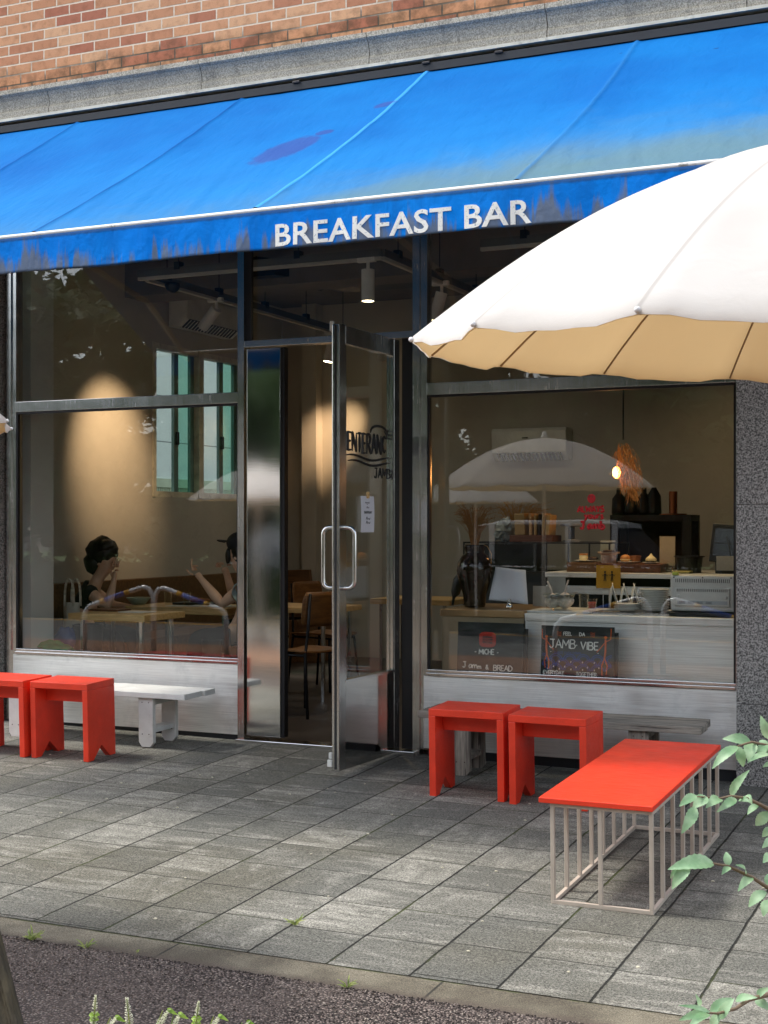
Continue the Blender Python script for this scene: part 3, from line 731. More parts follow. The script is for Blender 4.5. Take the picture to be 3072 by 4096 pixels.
# ------------------------------------------------------------------ awning
AX0, AX1 = -6.55, -.75
seams = [-3.148 + 1.24 * i for i in range(-4, 4)]
AW = thing('awning', 'long blue fabric awning lettered BREAKFAST BAR over the cafe front', 'awning', (-3.6, -.05, 4.0)); AO = (-3.6, -.05, 4.0)
tp = Vector((0, -.06, 4.0)); bt = Vector((0, -2.098, 2.772))
nrm = Vector((0, -1.228, 2.038)).normalized()
def awn(s, t):
    x = AX0 + (AX1 - AX0) * s
    q = tp.lerp(bt, t); h = -.035 * math.sin(math.pi * t)
    for sx in seams:
        d = x - sx - .03 * math.sin(t * 3.0)
        if abs(d) < .3: h += .009 * math.exp(-(d / .016) ** 2) + .016 * math.exp(-(d / .11) ** 2) * math.sin(math.pi * t)
    # loose folds raking down to the bar
    u = x + (1 - t) * .55
    a = t ** 2.2 * (1 - t ** 10)
    h += a * (.014 * mnoise.noise((u * 3.1, t * 1.2, 3)) + .016 * max(0, mnoise.noise((u * 8, t * 1.3, 7))) + .007 * mnoise.noise((u * 20, t * 2, 1)) * t ** 2)
    h += .004 * mnoise.noise((x * 5 + t * 6, t * 14, 9)) * math.exp(-((t - .25) / .3) ** 2)
    return Vector((x, q.y, q.z)) + nrm * h
MB().grid(760, 70, awn).build('canopy', 'awning_cloth', AW, AO, smooth=True)
def valy(x, z):
    f = (2.752 - z) / .175
    return -2.118 - f * (.005 * math.sin(x * 21 + mnoise.noise((x * 2, 0, 0)) * 3) + .008 * mnoise.noise((x * 3.4, 0, 2)) + .004 * mnoise.noise((x * 13, z * 3, 5)))
def valz(x): return 2.577 + .004 * math.sin(x * 5.2) + .004 * mnoise.noise((x * 4, 1, 1))
VAL = MB().grid(700, 12, lambda s, t: (AX0 + (AX1 - AX0) * s, valy(AX0 + (AX1 - AX0) * s, 2.752 * (1 - t) + valz(AX0 + (AX1 - AX0) * s) * t), 2.752 * (1 - t) + valz(AX0 + (AX1 - AX0) * s) * t)).build('valance', 'valance_cloth', AW, AO, smooth=True, solid=.003)
k = NT('worn_white_rod'); p_ = k.pos()
c_ = k.mix(k.ramp(k.noise(p_, 13, 6, .7), .56, .70, 0, .8), S(216, 216, 214), S(120, 116, 106))
k.set(Base_Color=c_, Roughness=.5); MATS['worn_white_rod'] = k.m
br = MB(); br.tube([(AX0 + i * .2, -2.108, 2.760) for i in range(int((AX1 - AX0) / .2) + 1)], .0115, 12)
br.build('front_bar', 'worn_white_rod', AW, AO, smooth=True)
MB().box((AX0, -.10, 3.985), (AX1, -.012, 4.03)).build('cassette', 'dark_fascia', AW, AO)
for xa in (-4.0, -3.148, -2.70):
    MB().box((xa - .025, -.112, 4.022), (xa + .025, -.101, 4.038)).build('bracket', 'dark_metal', AW, AO, bev=.004)
for xa in (-6.2, -3.8, -1.4):
    MB().tube([(xa, 0, 3.4), (xa + .3, -1.05, 3.0), (xa, -2.07, 2.70)], .022, 8).build('folding_arm', 'white_metal', AW, AO)
fc = bpy.data.curves.new('t', 'FONT'); fc.body = 'BREAKFAST BAR'; fc.size = .138; fc.extrude = .0012; fc.offset = .0022; fc.space_character = 1.03; fc.space_word = 1.0; fc.resolution_u = 3
fo = bpy.data.objects.new('t', fc); C.objects.link(fo); bpy.context.view_layer.update()
tm = bpy.data.meshes.new_from_object(fo); bpy.data.objects.remove(fo); bpy.data.curves.remove(fc)
bm = bmesh.new(); bm.from_mesh(tm); bmesh.ops.triangulate(bm, faces=bm.faces[:])
bmesh.ops.subdivide_edges(bm, edges=[e for e in bm.edges if e.calc_length() > .02], cuts=2)
x0 = min(v.co.x for v in bm.verts); x1 = max(v.co.x for v in bm.verts); y1 = max(v.co.y for v in bm.verts); y0 = min(v.co.y for v in bm.verts)
for v in bm.verts:
    X = -3.030 + (v.co.x - x0) / (x1 - x0) * 1.198; Z = 2.587 + (v.co.y - y0) / (y1 - y0) * .101
    v.co = Vector((X, valy(X, Z) - .0035 - v.co.z, Z)) - Vector(AO)
k = NT('worn_white_letters'); p_ = k.pos()
c_ = k.mix(k.ramp(k.noise(k.scale(p_, (1, 1, 1)), 75, 5, .72), .56, .66, 0, .8), S(232, 232, 226), S(120, 134, 150))
k.set(Base_Color=c_, Roughness=.6)
bm.verts.ensure_lookup_table()
xs_ = sorted(v.co.x for v in bm.verts); gx_ = max(range(len(xs_) - 1), key=lambda i: xs_[i + 1] - xs_[i]); cut = (xs_[gx_] + xs_[gx_ + 1]) / 2
for sgn in (-1, 1):
    b2 = bm.copy(); bmesh.ops.delete(b2, geom=[v for v in b2.verts if (v.co.x - cut) * sgn < 0], context='VERTS')
    t2 = bpy.data.meshes.new('lettering'); b2.to_mesh(t2); b2.free(); t2.materials.append(k.m)
    lo = bpy.data.objects.new('lettering', t2); C.objects.link(lo); lo.parent = VAL
bm.free()
# ------------------------------------------------------------------ stools, benches, table
paint('red_paint_wood', S(240, 66, 40), .40, S(146, 36, 26), .22)
paint('white_paint_wood', S(222, 221, 216), .6, S(150, 142, 130), .38, .0012)
wood('weathered_wood', S(100, 95, 87), S(172, 164, 151), (2.2, 34, 34), .85, .25, .75)
wood('weathered_leg', S(100, 95, 87), S(172, 164, 151), (34, 34, 2.4), .85, .25, .75)
paint('taupe_metal', S(200, 187, 172), .45, S(120, 100, 84), .10, .0003)
mat('nail_rust', S(70, 50, 40), .7)

def stool(label, x, y, rz, W=.405, D=.275, H=.452):
    g = thing('red_stool', label, 'stool', gp(x, y), rz, 'red wooden stools outside the cafe', SLOPE)
    MB().bevbox((-W / 2, -D / 2, H - .037), (W / 2, D / 2, H), .0025).build('seat', 'red_paint_wood', g)
    for s in (-1, 1):
        pts = [(-D / 2, 0), (-D / 2 + .052, 0), (-.005, .078), (D / 2 - .058, 0), (D / 2, 0), (D / 2, H - .0375), (-D / 2, H - .0375)]
        a, b = (s * W / 2, s * (W / 2 - .036)); 
        MB().prism(pts, 'x', min(a, b), max(a, b)).build('leg', 'red_paint_wood', g, bev=.0022)
    MB().bevbox((-W / 2 + .0365, -.03, H - .125), (W / 2 - .0365, -.008, H - .0375), .002).build('apron', 'red_paint_wood', g)
    return g
stool('red wooden stool under the left window, at the photo edge and partly cut off', -5.560, -.826, .012)
stool('red wooden stool next to the white bench, right one of the left pair', -5.126, -.796, .022)
stool('red wooden stool nearest the open door, left one of the right pair', -2.574, -.806, .012)
stool('red wooden stool beside the red topped table, right one of the right pair', -2.130, -.828, -.03)

def bench(name, label, x0, x1, y0, y1, H, m, ml, legs, planks, th):
    cx = (x0 + x1) / 2; g = thing(name, label, 'bench', gp(cx, y0), 0, None, SLOPE * .5)
    d = (y1 - y0)
    rnd = random.Random(name); yy = 0
    for i, (frac, e0, e1) in enumerate(planks):
        w_ = d * frac
        mb = MB(); n = 26
        vs = []
        def pt(s, t):
            xx = (x0 - cx + e0) + ((x1 - cx + e1) - (x0 - cx + e0)) * s
            return xx
        # plank with slightly chewed edges
        a0 = x0 - cx + e0; a1 = x1 - cx + e1
        ring = []
        for k_ in range(n + 1):
            xx = a0 + (a1 - a0) * k_ / n
            j = lambda q: .0022 * mnoise.noise((xx * 9, q, i * 5.0 + len(name)))
            ring.append([(xx, yy + j(1), H - th + j(2)), (xx, yy + w_ - .004 + j(3), H - th + j(4)), (xx, yy + w_ - .004 + j(5), H + j(6)), (xx, yy + j(7), H + j(8))])
        for k_ in range(n + 1): vs += ring[k_]
        fs = [(0, 1, 2, 3), (4 * n + 3, 4 * n + 2, 4 * n + 1, 4 * n)]
        for k_ in range(n):
            for q in range(4): a = 4 * k_ + q; b = 4 * k_ + (q + 1) % 4; fs.append((a, a + 4, b + 4, b))
        mb.add(vs, fs).build('seat_plank', m, g, bev=.003)
        yy += w_
    for lx in legs:
        lx0 = lx - cx; lw = .104
        for yb in (.022, d - .055):
            pts = [(lx0 + .022, 0), (lx0 + lw - .024, 0), (lx0 + lw, .028), (lx0 + lw, H - th - .001), (lx0, H - th - .001), (lx0, .03)]
            lg = MB().prism(pts, 'y', yb, yb + .032).build('leg', ml, g, bev=.003)
            for zx in (.08, H - th - .03):
                for q in (.028, .076): MB().lathe([(0, 0), (.0035, .0006), (.0035, .002)], (0, 0, 0), 8, Matrix.Translation((lx0 + q, yb - .0005, zx)) @ Matrix.Rotation(R(90), 4, 'X')).build('nail', 'nail_rust', lg)
        for zz in (.085, H - th - .05):
            MB().bevbox((lx0 + .008, .0545, zz), (lx0 + lw - .014, d - .0555, zz + .03), .002).build('stretcher', m, g)
    return g
bench('white_bench', 'white painted plank bench with peeling legs below the left window', -6.12, -4.562, -.462, -.135, .338, 'white_paint_wood', 'white_paint_wood', (-5.90, -4.909), [(.62, 0, 0), (.38, .01, .016)], .034)
bench('grey_bench', 'weathered grey plank bench below the right window behind the red stools', -3.052, -1.485, -.45, -.145, .352, 'weathered_wood', 'weathered_leg', (-2.858, -1.868), [(.56, 0, 0), (.44, .006, -.012)], .038)

def low_table():
    y0, y1 = -2.474, -1.232; L = (y1 - y0); xa, xb = -1.636, -1.240
    g = thing('red_topped_table', 'low table with flat red top on a beige barred metal frame', 'table', gp((xa + xb) / 2, y0), 0, None, SLOPE)
    W = (xb - xa); h = .388; b = .0155; a = -W / 2
    fr = MB()
    for x in (-W / 2, W / 2 - b):
        fr.box((x, 0, 0), (x + b, L, b)); fr.box((x, 0, h - b), (x + b, L, h))
    for y in (0, L - b):
        fr.box((-W / 2 + b, y, 0), (W / 2 - b, y + b, b)); fr.box((-W / 2 + b, y, h - b), (W / 2 - b, y + b, h))
    fr.build('frame', 'taupe_metal', g, bev=.0015)
    def bar(x, y): MB().box((x, y, b), (x + b, y + b, h - b)).build('bar', 'taupe_metal', g, bev=.0015)
    for i in range(8):
        yy = (L - b) * i / 7
        bar(-W / 2, yy); bar(W / 2 - b, yy)
    bar(-b / 2 - .004, 0)
    top = MB(); n = 40
    x0, x1 = -W / 2 - .040, W / 2 + .004; ya, yb = -.016, L + .022
    top.bevbox((x0, ya, h + .0005), (x1, yb, h + .021), .0025)
    top.build('table_top', 'red_paint_wood', g)
low_table()

# ------------------------------------------------------------------ parasols
cloth_mat('parasol_white', (.76, .76, .75), .42, (.80, .78, .73), fold=.0045)
def seams_on(m):         # stitched seams over the ribs
    t = m.node_tree; k = NT.__new__(NT); k.m = m; k.t = t; k.n = t.nodes; k.l = t.links; k.b = k.n['Principled BSDF']
    x, y, z = k.sep(k.obj()); a = k.M('MULTIPLY', k.M('ARCTAN2', y, x), 16 / (2 * math.pi)); r = k.M('SQRT', k.M('ADD', k.M('MULTIPLY', x, x), k.M('MULTIPLY', y, y)))
    f = k.M('FRACT', k.M('ADD', a, 8.5)); d = k.M('MULTIPLY', k.M('ABSOLUTE', k.M('SUBTRACT', f, .5)), k.M('MULTIPLY', r, .3927))
    old = k.b.inputs['Base Color'].links[0].from_socket
    k.put(k.b.inputs['Base Color'], k.mix(k.ramp(d, .002, .006, .5, 0), old, (.38, .38, .38)))
seams_on(MATS['parasol_white'])
cloth_mat('parasol_lining', S(238, 212, 168), .62, S(242, 214, 166), fold=.0012)
mat('parasol_rib', S(150, 122, 86), .6); mat('parasol_tip', S(226, 226, 226), .4)
NR = 16; UR = .97; URISE = .43
def rib_pt(s, off=0.0):          # along one rib, s 0..1
    r = UR * s; z = URISE * (1 - s ** 1.95) + off
    return r, z
def umbrella_canopy(off, rmax=1.0, hem=.0, nseg=8, nr=26):
    mb = MB(); vs = []; fs = []; M_ = NR * nseg
    for j in range(nr + 1):
        s = rmax * j / nr
        for i in range(M_):
            kx = i // nseg; f = (i % nseg) / nseg
            a0 = 2 * math.pi * kx / NR; a1 = 2 * math.pi * (kx + 1) / NR
            r, z = rib_pt(s, off)
            p = Vector((r * math.cos(a0), r * math.sin(a0), z)).lerp(Vector((r * math.cos(a1), r * math.sin(a1), z)), f)
            bow = 4 * f * (1 - f)
            p.z -= .012 * bow * s * s; k_ = 1 - .012 * bow * s ** 6; p.x *= k_; p.y *= k_
            # little pulls towards the rib tips
            e = max(0, s - .72) / .28
            p.z += .009 * e * e * math.sin(f * math.pi * 6) * (math.exp(-f * 6) - math.exp(-(1 - f) * 6)) + .004 * mnoise.noise((p.x * 6, p.y * 6, 2)) * s
            vs.append(p)
    if hem:
        base = len(vs) - M_
        for i in range(M_):
            q = vs[base + i].copy(); q.z -= hem * (1 + .35 * mnoise.noise((q.x * 9, q.y * 9, 4))); q.x *= 1.002; q.y *= 1.002; vs.append(q)
        nr += 1
    for j in range(nr):
        for i in range(M_): fs.append((j * M_ + i, j * M_ + (i + 1) % M_, (j + 1) * M_ + (i + 1) % M_, (j + 1) * M_ + i))
    return mb.add(vs, fs)
def make_umbrella(label, rim, n, ang, ground):
    h = (rim.z - ground)
    loc = rim - n * h
    g = thing('white_parasol', label, 'parasol', loc, 0, 'white parasols outside the cafe')
    q = Vector((0, 0, 1)).rotation_difference(n); g.rotation_mode = 'QUATERNION'
    from mathutils import Quaternion
    g.rotation_quaternion = q @ Quaternion((0, 0, 1), ang)
    o = (0, 0, -h)
    umbrella_canopy(0, 1, .014).build('canopy', 'parasol_white', g, o, smooth=True)
    umbrella_canopy(-.008, .996, .010).build('lining', 'parasol_lining', g, o, smooth=True)
    for k_ in range(NR):
        a = 2 * math.pi * k_ / NR; pts = []
        for i in range(13):
            s = .03 + .965 * i / 12; r, z = rib_pt(s, -.016); pts.append((r * math.cos(a), r * math.sin(a), z))
        rb = MB().tube(pts, .0026, 6).build('rib', 'parasol_rib', g, o)
        r, z = rib_pt(1.0, -.006)
        MB().ball(((r + .004) * math.cos(a), (r + .004) * math.sin(a), z), (.0055, .0055, .0055), 10, 6).build('rib_tip', 'parasol_tip', rb, o, smooth=True)
    MB().tube([(0, 0, -h), (0, 0, URISE + .015)], .019, 14).build('pole', 'white_metal', g, o)
    MB().lathe([(.03, URISE - .002), (.034, URISE + .012), (.02, URISE + .03), (.022, URISE + .05), (.012, URISE + .06), (0, URISE + .062)], seg=16).build('finial', 'white_metal', g, o, smooth=True)
    MB().lathe([(.25, -h), (.25, -h + .04), (.05, -h + .06), (.03, -h + .3), (0, -h + .3)]).build('base', 'dark_metal', g, o)
    return g
def world(r, f, z): return CAM + RT * r + FW * f + Vector((0, 0, z))
rimc = world(1.026, 2.897, .365); gv = RT * -.02 + FW * .053
d0 = RT * -math.sin(.71) + FW * -math.cos(.71)
make_umbrella('large white parasol with tan lining reaching in from the right', rimc, Vector((-gv.x, -gv.y, 1)).normalized(), math.atan2(d0.y, d0.x), zg(rimc.x, rimc.y))
make_umbrella('white parasol of which only the tip shows at the left photo edge', Vector((-3.905, -4.36, 1.695)), Vector((0, 0, 1)), math.atan2(RT.y, RT.x) + .03, zg(-3.9, -4.36))
make_umbrella('farther white parasol mirrored in the left window glass', Vector((-9.2, -8.6, 1.70)), Vector((0, 0, 1)), .1, -.235)
make_umbrella('small white parasol mirrored in the middle of the right window', Vector((-7.6, -12.4, 1.70)), Vector((0, 0, 1)), .3, -.34)

# ------------------------------------------------------------------ shrub at the right, flower spikes, weeds
leaf_mat('pale_leaf', S(112, 158, 112), S(178, 208, 168), .35, 34)
leaf_mat('flower_white', S(196, 200, 170), S(232, 232, 212), .3, 60); leaf_mat('bright_leaf', S(128, 168, 60), S(176, 206, 96), .4, 40)
leaf_mat('weed_leaf', S(104, 130, 66), S(170, 178, 104), .35, 40)
mat('twig', S(116, 98, 78), .8)
rndl = random.Random(3)
def leaf(mb, b, t, w, lift=.12, fold=.25, ser=.07, n=16, side=None):
    b = Vector(b); t = Vector(t); ax = t - b; L = ax.length; ax = ax / L
    view = ((b + t) / 2 - CAM).normalized()
    up = (-view + Vector((0, 0, .45)) + Vector((rndl.uniform(-.35, .35), rndl.uniform(-.35, .35), rndl.uniform(-.2, .3)))).normalized()
    sd = ax.cross(up).normalized(); up = sd.cross(ax).normalized()
    vs = []; fs = []
    for i in range(n + 1):
        s = i / n; prof_ = (math.sin(math.pi * s ** .85) ** .8) * (1 - .25 * s) if 0 < s < 1 else .0
        wv = w / 2 * prof_ * 1.12; c = b + ax * (L * s) + up * (lift * L * math.sin(math.pi * s) - .06 * L * s * s)
        se = 1 + ser * (1 if i % 2 else -1)
        for kx in (-1, -.5, 0, .5, 1):
            vs.append(c + sd * (kx * wv * (se if abs(kx) == 1 else 1)) + up * (abs(kx) * wv * fold + (.035 * wv if i % 2 and kx else 0) + (.05 * wv if kx == 0 else 0)))
    for i in range(n):
        for kx in range(4): a = i * 5 + kx; fs.append((a, a + 1, a + 6, a + 5))
    mb.add(vs, fs)
L_ = [(3003, 2968, 2890, 2953, 46, 1.95), (2952, 2986, 2847, 3072, 46, 1.9), (2955, 2986, 2974, 3069, 40, 1.92), (3006, 2968, 2995, 3047, 54, 1.95), (3064, 2971, 3028, 3033, 38, 1.95), (3085, 3020, 2988, 3047, 30, 1.93), (3082, 2957, 3042, 2863, 42, 1.98), (3085, 3062, 3053, 3066, 26, 1.95), (3040, 2960, 3070, 3010, 40, 1.97),
      (2923, 3185, 2994, 3080, 38, 1.85), (2883, 3195, 2825, 3228, 46, 1.82), (2829, 3188, 2771, 3232, 52, 1.80), (2785, 3181, 2717, 3224, 38, 1.78), (2782, 3228, 2728, 3333, 48, 1.78), (2945, 3195, 2869, 3246, 36, 1.83), (2956, 3200, 3002, 3206, 28, 1.85), (3035, 3221, 2988, 3257, 34, 1.87), (3075, 3248, 3021, 3304, 46, 1.88), (3085, 3310, 3048, 3348, 32, 1.88), (2985, 3181, 3008, 3215, 30, 1.86),
      (2856, 3454, 2675, 3472, 66, 1.72), (2762, 3466, 2685, 3556, 50, 1.70), (2711, 3467, 2680, 3515, 16, 1.70), (2911, 3464, 2905, 3406, 34, 1.74), (2982, 3496, 2947, 3457, 24, 1.76), (2918, 3467, 2888, 3496, 28, 1.74), (3008, 3509, 2953, 3561, 38, 1.77), (3066, 3567, 2992, 3627, 50, 1.78), (3080, 3600, 3052, 3665, 46, 1.8), (3066, 3540, 3085, 3490, 34, 1.8), (3090, 3420, 3052, 3450, 40, 1.82), (3085, 3360, 3050, 3390, 34, 1.85),
      (2793, 4030, 2786, 3979, 24, 1.62), (2840, 4050, 2716, 4019, 20, 1.6), (2826, 4049, 2716, 4080, 34, 1.6), (2840, 4058, 2752, 4112, 40, 1.6), (2877, 4054, 2845, 4120, 40, 1.62), (2840, 4049, 2928, 3990, 42, 1.64), (2880, 4077, 2935, 3993, 44, 1.63), (2942, 4003, 3026, 3988, 34, 1.66), (3030, 3985, 3080, 3950, 30, 1.68), (3020, 4000, 3080, 4040, 40, 1.68)]
sr = PT(3330, 3700, 1.95); sroot = Vector((sr.x, sr.y, zg(sr.x, sr.y) - .03))
SH = thing('leafy_shrub', 'pale green leafy shrub branches reaching in at the right photo edge', 'shrub', sroot)
fol = MB()
for (u0, v0, u1, v1, w_, t) in L_: leaf(fol, PT(u0, v0, t), PT(u1, v1, t - rndl.uniform(-.01, .03)), w_ * t / F)
for i in range(46):   # the rest of the bush outside the frame
    u = rndl.uniform(3120, 3700); v = rndl.uniform(2800, 4300); t = 1.7 + rndl.uniform(0, .35)
    leaf(fol, PT(u, v, t), PT(u + rndl.uniform(-90, 60), v + rndl.uniform(-70, 90), t), 46 * t / F)
fol.build('foliage', 'pale_leaf', SH, sroot, smooth=True)
stm = MB()
def stem(pts, r0, r1):
    q = [PT(*p) for p in pts]; n = len(q); stm.tube(q, [r0 + (r1 - r0) * i / (n - 1) for i in range(n)], 7)
stem([(3400, 3300, 1.98), (3180, 3060, 1.96), (3085, 2985, 1.95), (3006, 2968, 1.94), (2952, 2984, 1.9)], .0035, .0011)
stem([(3420, 3420, 1.95), (3180, 3290, 1.9), (3078, 3239, 1.88), (3040, 3218, 1.87), (2985, 3192, 1.85), (2925, 3184, 1.83), (2883, 3193, 1.82), (2790, 3186, 1.79)], .0035, .0009)
stem([(3400, 3700, 1.9), (3180, 3600, 1.82), (3066, 3548, 1.79), (3008, 3509, 1.77), (2911, 3464, 1.74), (2853, 3454, 1.72), (2765, 3462, 1.7)], .0035, .0009)
stem([(3380, 3990, 1.8), (3180, 3960, 1.72), (3072, 3979, 1.68), (2998, 3998, 1.66), (2942, 4035, 1.64), (2872, 4054, 1.62), (2826, 4050, 1.6)], .004, .001)
for p in ((3400, 3300, 1.98), (3420, 3420, 1.95), (3400, 3700, 1.9), (3380, 3990, 1.8)):
    q = PT(*p); stm.tube([sroot, sroot.lerp(q, .5) + Vector((.05, 0, .1)), q], [.008, .006, .004], 7)
stm.build('stem', 'twig', SH, sroot, smooth=True)

sp = [(382, 3987, 375, 4096, 1, 'leftmost white flower spike with two round green leaves below it'), (442, 4070, 423, 4110, 0, 'short green tipped flower spike, second from the left at the bottom edge'), (507, 3996, 518, 4096, 2, 'tall all white flower spike, third from the left'), (651, 4042, 624, 4110, 0, 'white flower spike leaning right with a drooping green tip, fourth from the left'), (694, 4058, 684, 4110, 0, 'stout white flower spike with a hooked green tip, fifth from the left'), (795, 4009, 784, 4096, 1, 'tall flower spike with a green leaf pair, third from the right'), (854, 4066, 838, 4110, 0, 'leaning white flower spike, second from the right'), (968, 4090, 962, 4130, 0, 'lowest flower spike, its tip just over the bottom edge, rightmost of the row')]
for (u0, v0, u1, v1, kind, lab) in sp:
    t = 2.55; a = PT(u0, v0, t); b = PT(u1, v1, t); dn = (b - a).normalized(); root = b + dn * .1; root.z = zg(root.x, root.y) - .03
    root.x = b.x + dn.x * .15; root.y = b.y
    g = thing('flower_spike', lab, 'flower', root, 0, 'white flower spikes at the bottom edge')
    MB().tube([root, b, a], [.0022, .0016, .001], 6).build('stem', 'weed_leaf', g, root)
    fl = MB(); rr = random.Random(u0); Lp = .062 if kind != 2 else .082
    wid = {0: .0085, 1: .0062, 2: .0078}[kind]; n = 26
    for i in range(n):
        s = i / (n - 1)
        if kind == 1 and .30 < s < .62 and i % 3: continue
        c = a + dn * (Lp * s); r_ = wid * (.35 + .65 * min(1, s * 2.2))
        if kind == 0: c += RT * (.012 * (1 - s) ** 2)
        for q in range(7):
            an = q / 7 * 6.283 + i * .9; o = (RT * math.cos(an) + FW * math.sin(an)) * r_ * rr.uniform(.7, 1.15)
            p0 = c + o * .25; p1 = c + o + Vector((0, 0, .0015 + rr.uniform(-.0015, .0015)))
            sd = dn.cross(o).normalized() * .0019
            fl.add([p0, p1 + sd, p1 + o * .12 + Vector((0, 0, .001)), p1 - sd], [(0, 1, 2, 3)])
    fl.build('flowers', 'flower_white', g, root)
    lf = MB()
    if kind == 0:
        for q in range(5): leaf(lf, a + RT * .008, a + RT * (.016 + .003 * q) + Vector((0, 0, .004 - .003 * q)), .006, n=4)
    if kind == 1:
        c = a + dn * (.034 if u0 < 500 else .031)
        for s in (-1, 1):
            leaf(lf, c, c + RT * (.010 * s) + Vector((0, 0, .001)), .011, n=6); leaf(lf, c + dn * .008, c + dn * .008 + RT * (.009 * s), .010, n=6)
    for q in range(4):
        c = b.lerp(root, .35 + .15 * q); leaf(lf, c, c + RT * (.03 if q % 2 else -.03) + Vector((0, 0, .01)), .02, n=6)
    lf.build('foliage', 'bright_leaf', g, root)

def weed(label, u, v, n, sz, seed):
    g = onground(u, v); r_ = random.Random(seed); mb = MB()
    for i in range(n):
        a = r_.uniform(0, 6.28); l = sz * r_.uniform(.5, 1.1); tip = g + Vector((math.cos(a) * l, math.sin(a) * l * .7, l * r_.uniform(.25, .9)))
        leaf(mb, g + Vector((math.cos(a) * .004, math.sin(a) * .004, 0)), tip, sz * .13, .3, .2, 0, 6)
    o = mb.build('weed', 'weed_leaf', org=g); tag(o, label, 'weed', 'weeds in the paving joints')
def onground(u, v):
    z = 0.
    for i in range(30):
        d = FW + RT * ((u - UC) / F) + Vector((0, 0, (VH - v) / F)); q = CAM + d * ((z - CAM.z) / d.z); z = .5 * z + .5 * zg(q.x, q.y)
    return q
weed('grassy weed tuft in a paver joint above the kerb middle', 1180, 3700, 16, .045, 1)
weed('thin weed tuft at the far left of the kerb edge', 130, 3760, 16, .05, 2)
weed('small yellowing weed by the kerb, right of the far left tuft', 345, 3792, 9, .045, 3)
weed('tiny weed beside the kerb joint', 545, 3812, 6, .025, 4)
weed('upright little weed at the kerb edge below the paver weed', 1390, 3950, 12, .042, 5)
pb = MB(); rr = random.Random(12)
for i in range(5200):
    x = rr.uniform(-3.9, -.7); y = -3.592 - (.40 * rr.random() if i > 900 else abs(rr.gauss(0, .012)) - .012); s = rr.uniform(.0024, .0052); c_ = gp(x, y, s * .25 - .001)
    R3 = Matrix.Rotation(rr.uniform(0, 6), 3, Vector((rr.random(), rr.random(), rr.random() + .1)))
    vs = [c_ + R3 @ Vector(q) * s * rr.uniform(.75, 1.2) for q in ((1, 0, 0), (-1, 0, 0), (0, 1, 0), (0, -1, 0), (0, 0, .8), (0, 0, -.8))]
    pb.add(vs, [(0, 2, 4), (2, 1, 4), (1, 3, 4), (3, 0, 4), (2, 0, 5), (1, 2, 5), (3, 1, 5), (0, 3, 5)])
o = pb.build('gravel', 'red_brown_aggregate'); o['kind'] = 'stuff'
gl_ = MB(); rr = random.Random(11)
for i in range(90):
    x = rr.uniform(-6.5, -.6); y = rr.uniform(-3.3, -.4); c = gp(x, y, .002); s = rr.uniform(.0025, .0085)
    gl_.ball(c, (s, s * rr.uniform(.6, 1), s * .45), 6, 4, warp=.3)
o = gl_.build('litter_crumbs', mat('crumbs', S(196, 190, 168), .8)); o['kind'] = 'stuff'

wood('old_planks', S(44, 40, 30), S(82, 76, 58), (30, 30, 2), .85, .2, .6)
q0 = PT(-40, 3655, 2.35); q1 = PT(72, 4100, 2.3); dv = (q1 - q0); root = q1 + dv * ((zg(q1.x, q1.y) - .03 - q1.z) / dv.z)
SB = thing('wooden_stand', 'weathered wooden board stand leaning at the bottom left corner', 'stand', root)
left = -RT * 1.0
for off, wd, dp in ((0, .010, 0), (.011, .006, .006), (.018, .016, .012), (.036, .010, .004)):
    mb = MB(); top = q0 - dv * .25
    a, b = top + left * off, root + left * off; ww = left * wd; dd = FW * .03; f0 = FW * dp
    mb.add([a + f0, b + f0, b + ww + f0, a + ww + f0, a + dd, b + dd, b + ww + dd, a + ww + dd], [(0, 1, 2, 3), (7, 6, 5, 4), (0, 4, 5, 1), (1, 5, 6, 2), (2, 6, 7, 3), (3, 7, 4, 0)])
    mb.build('edge_strip', 'old_planks', SB, root)
mb = MB()
for i in range(5):
    top = q0 - dv * .25; a = top + left * .048; b = root + left * .048
    p0 = a.lerp(b, i / 5) + FW * .02; p1 = a.lerp(b, (i + .97) / 5) + FW * .02; ww = left * .5; dd = FW * .018
    mb.add([p0, p1, p1 + ww, p0 + ww, p0 + dd, p1 + dd, p1 + ww + dd, p0 + ww + dd], [(0, 1, 2, 3), (7, 6, 5, 4), (0, 4, 5, 1), (1, 5, 6, 2), (2, 6, 7, 3), (3, 7, 4, 0)])
mb.build('board', 'old_planks', SB, root)
# ------------------------------------------------------------------ inside: left half
wood('oak_edge', S(204, 164, 102), S(232, 196, 136), (3, 40, 40), .5)
wood('oak_dark', S(96, 66, 40), S(128, 90, 54), (3, 40, 40), .5)
wood('walnut', S(86, 50, 32), S(120, 72, 46), (3, 30, 30), .5)
wood('chair_ply', S(112, 72, 34), S(138, 94, 46), (4, 4, 30), .45)
def table(label, x0, x1, y0, y1, top=.722, th=.045):
    cx = (x0 + x1) / 2; cy = (y0 + y1) / 2
    g = thing('cafe_table', label, 'table', (cx, cy, .012), 0, 'wooden cafe tables'); o = (cx, cy, .012)
    MB().bevbox((x0, y0, top - th), (x1, y1, top), .003).build('table_top', 'oak_edge', g, o)
    for x in (x0 + .06, x1 - .085):
        for y in (y0 + .06, y1 - .085):
            MB().box((x, y, .012), (x + .025, y + .025, top - th - .0005)).build('leg', 'tube_steel', g, o, bev=.002)
    return g
Y1 = .52; Y2 = 1.42
table('oak edged cafe table closest to the left window', P(272, 2459, Y1).x, P(577, 2470, Y1).x, Y1, Y1 + .52)
table('longer oak cafe table between the two seated people', P(500, 2430, Y2).x, P(909, 2430, Y2).x, Y2, Y2 + .55, .722, .05)
Y3 = 1.75
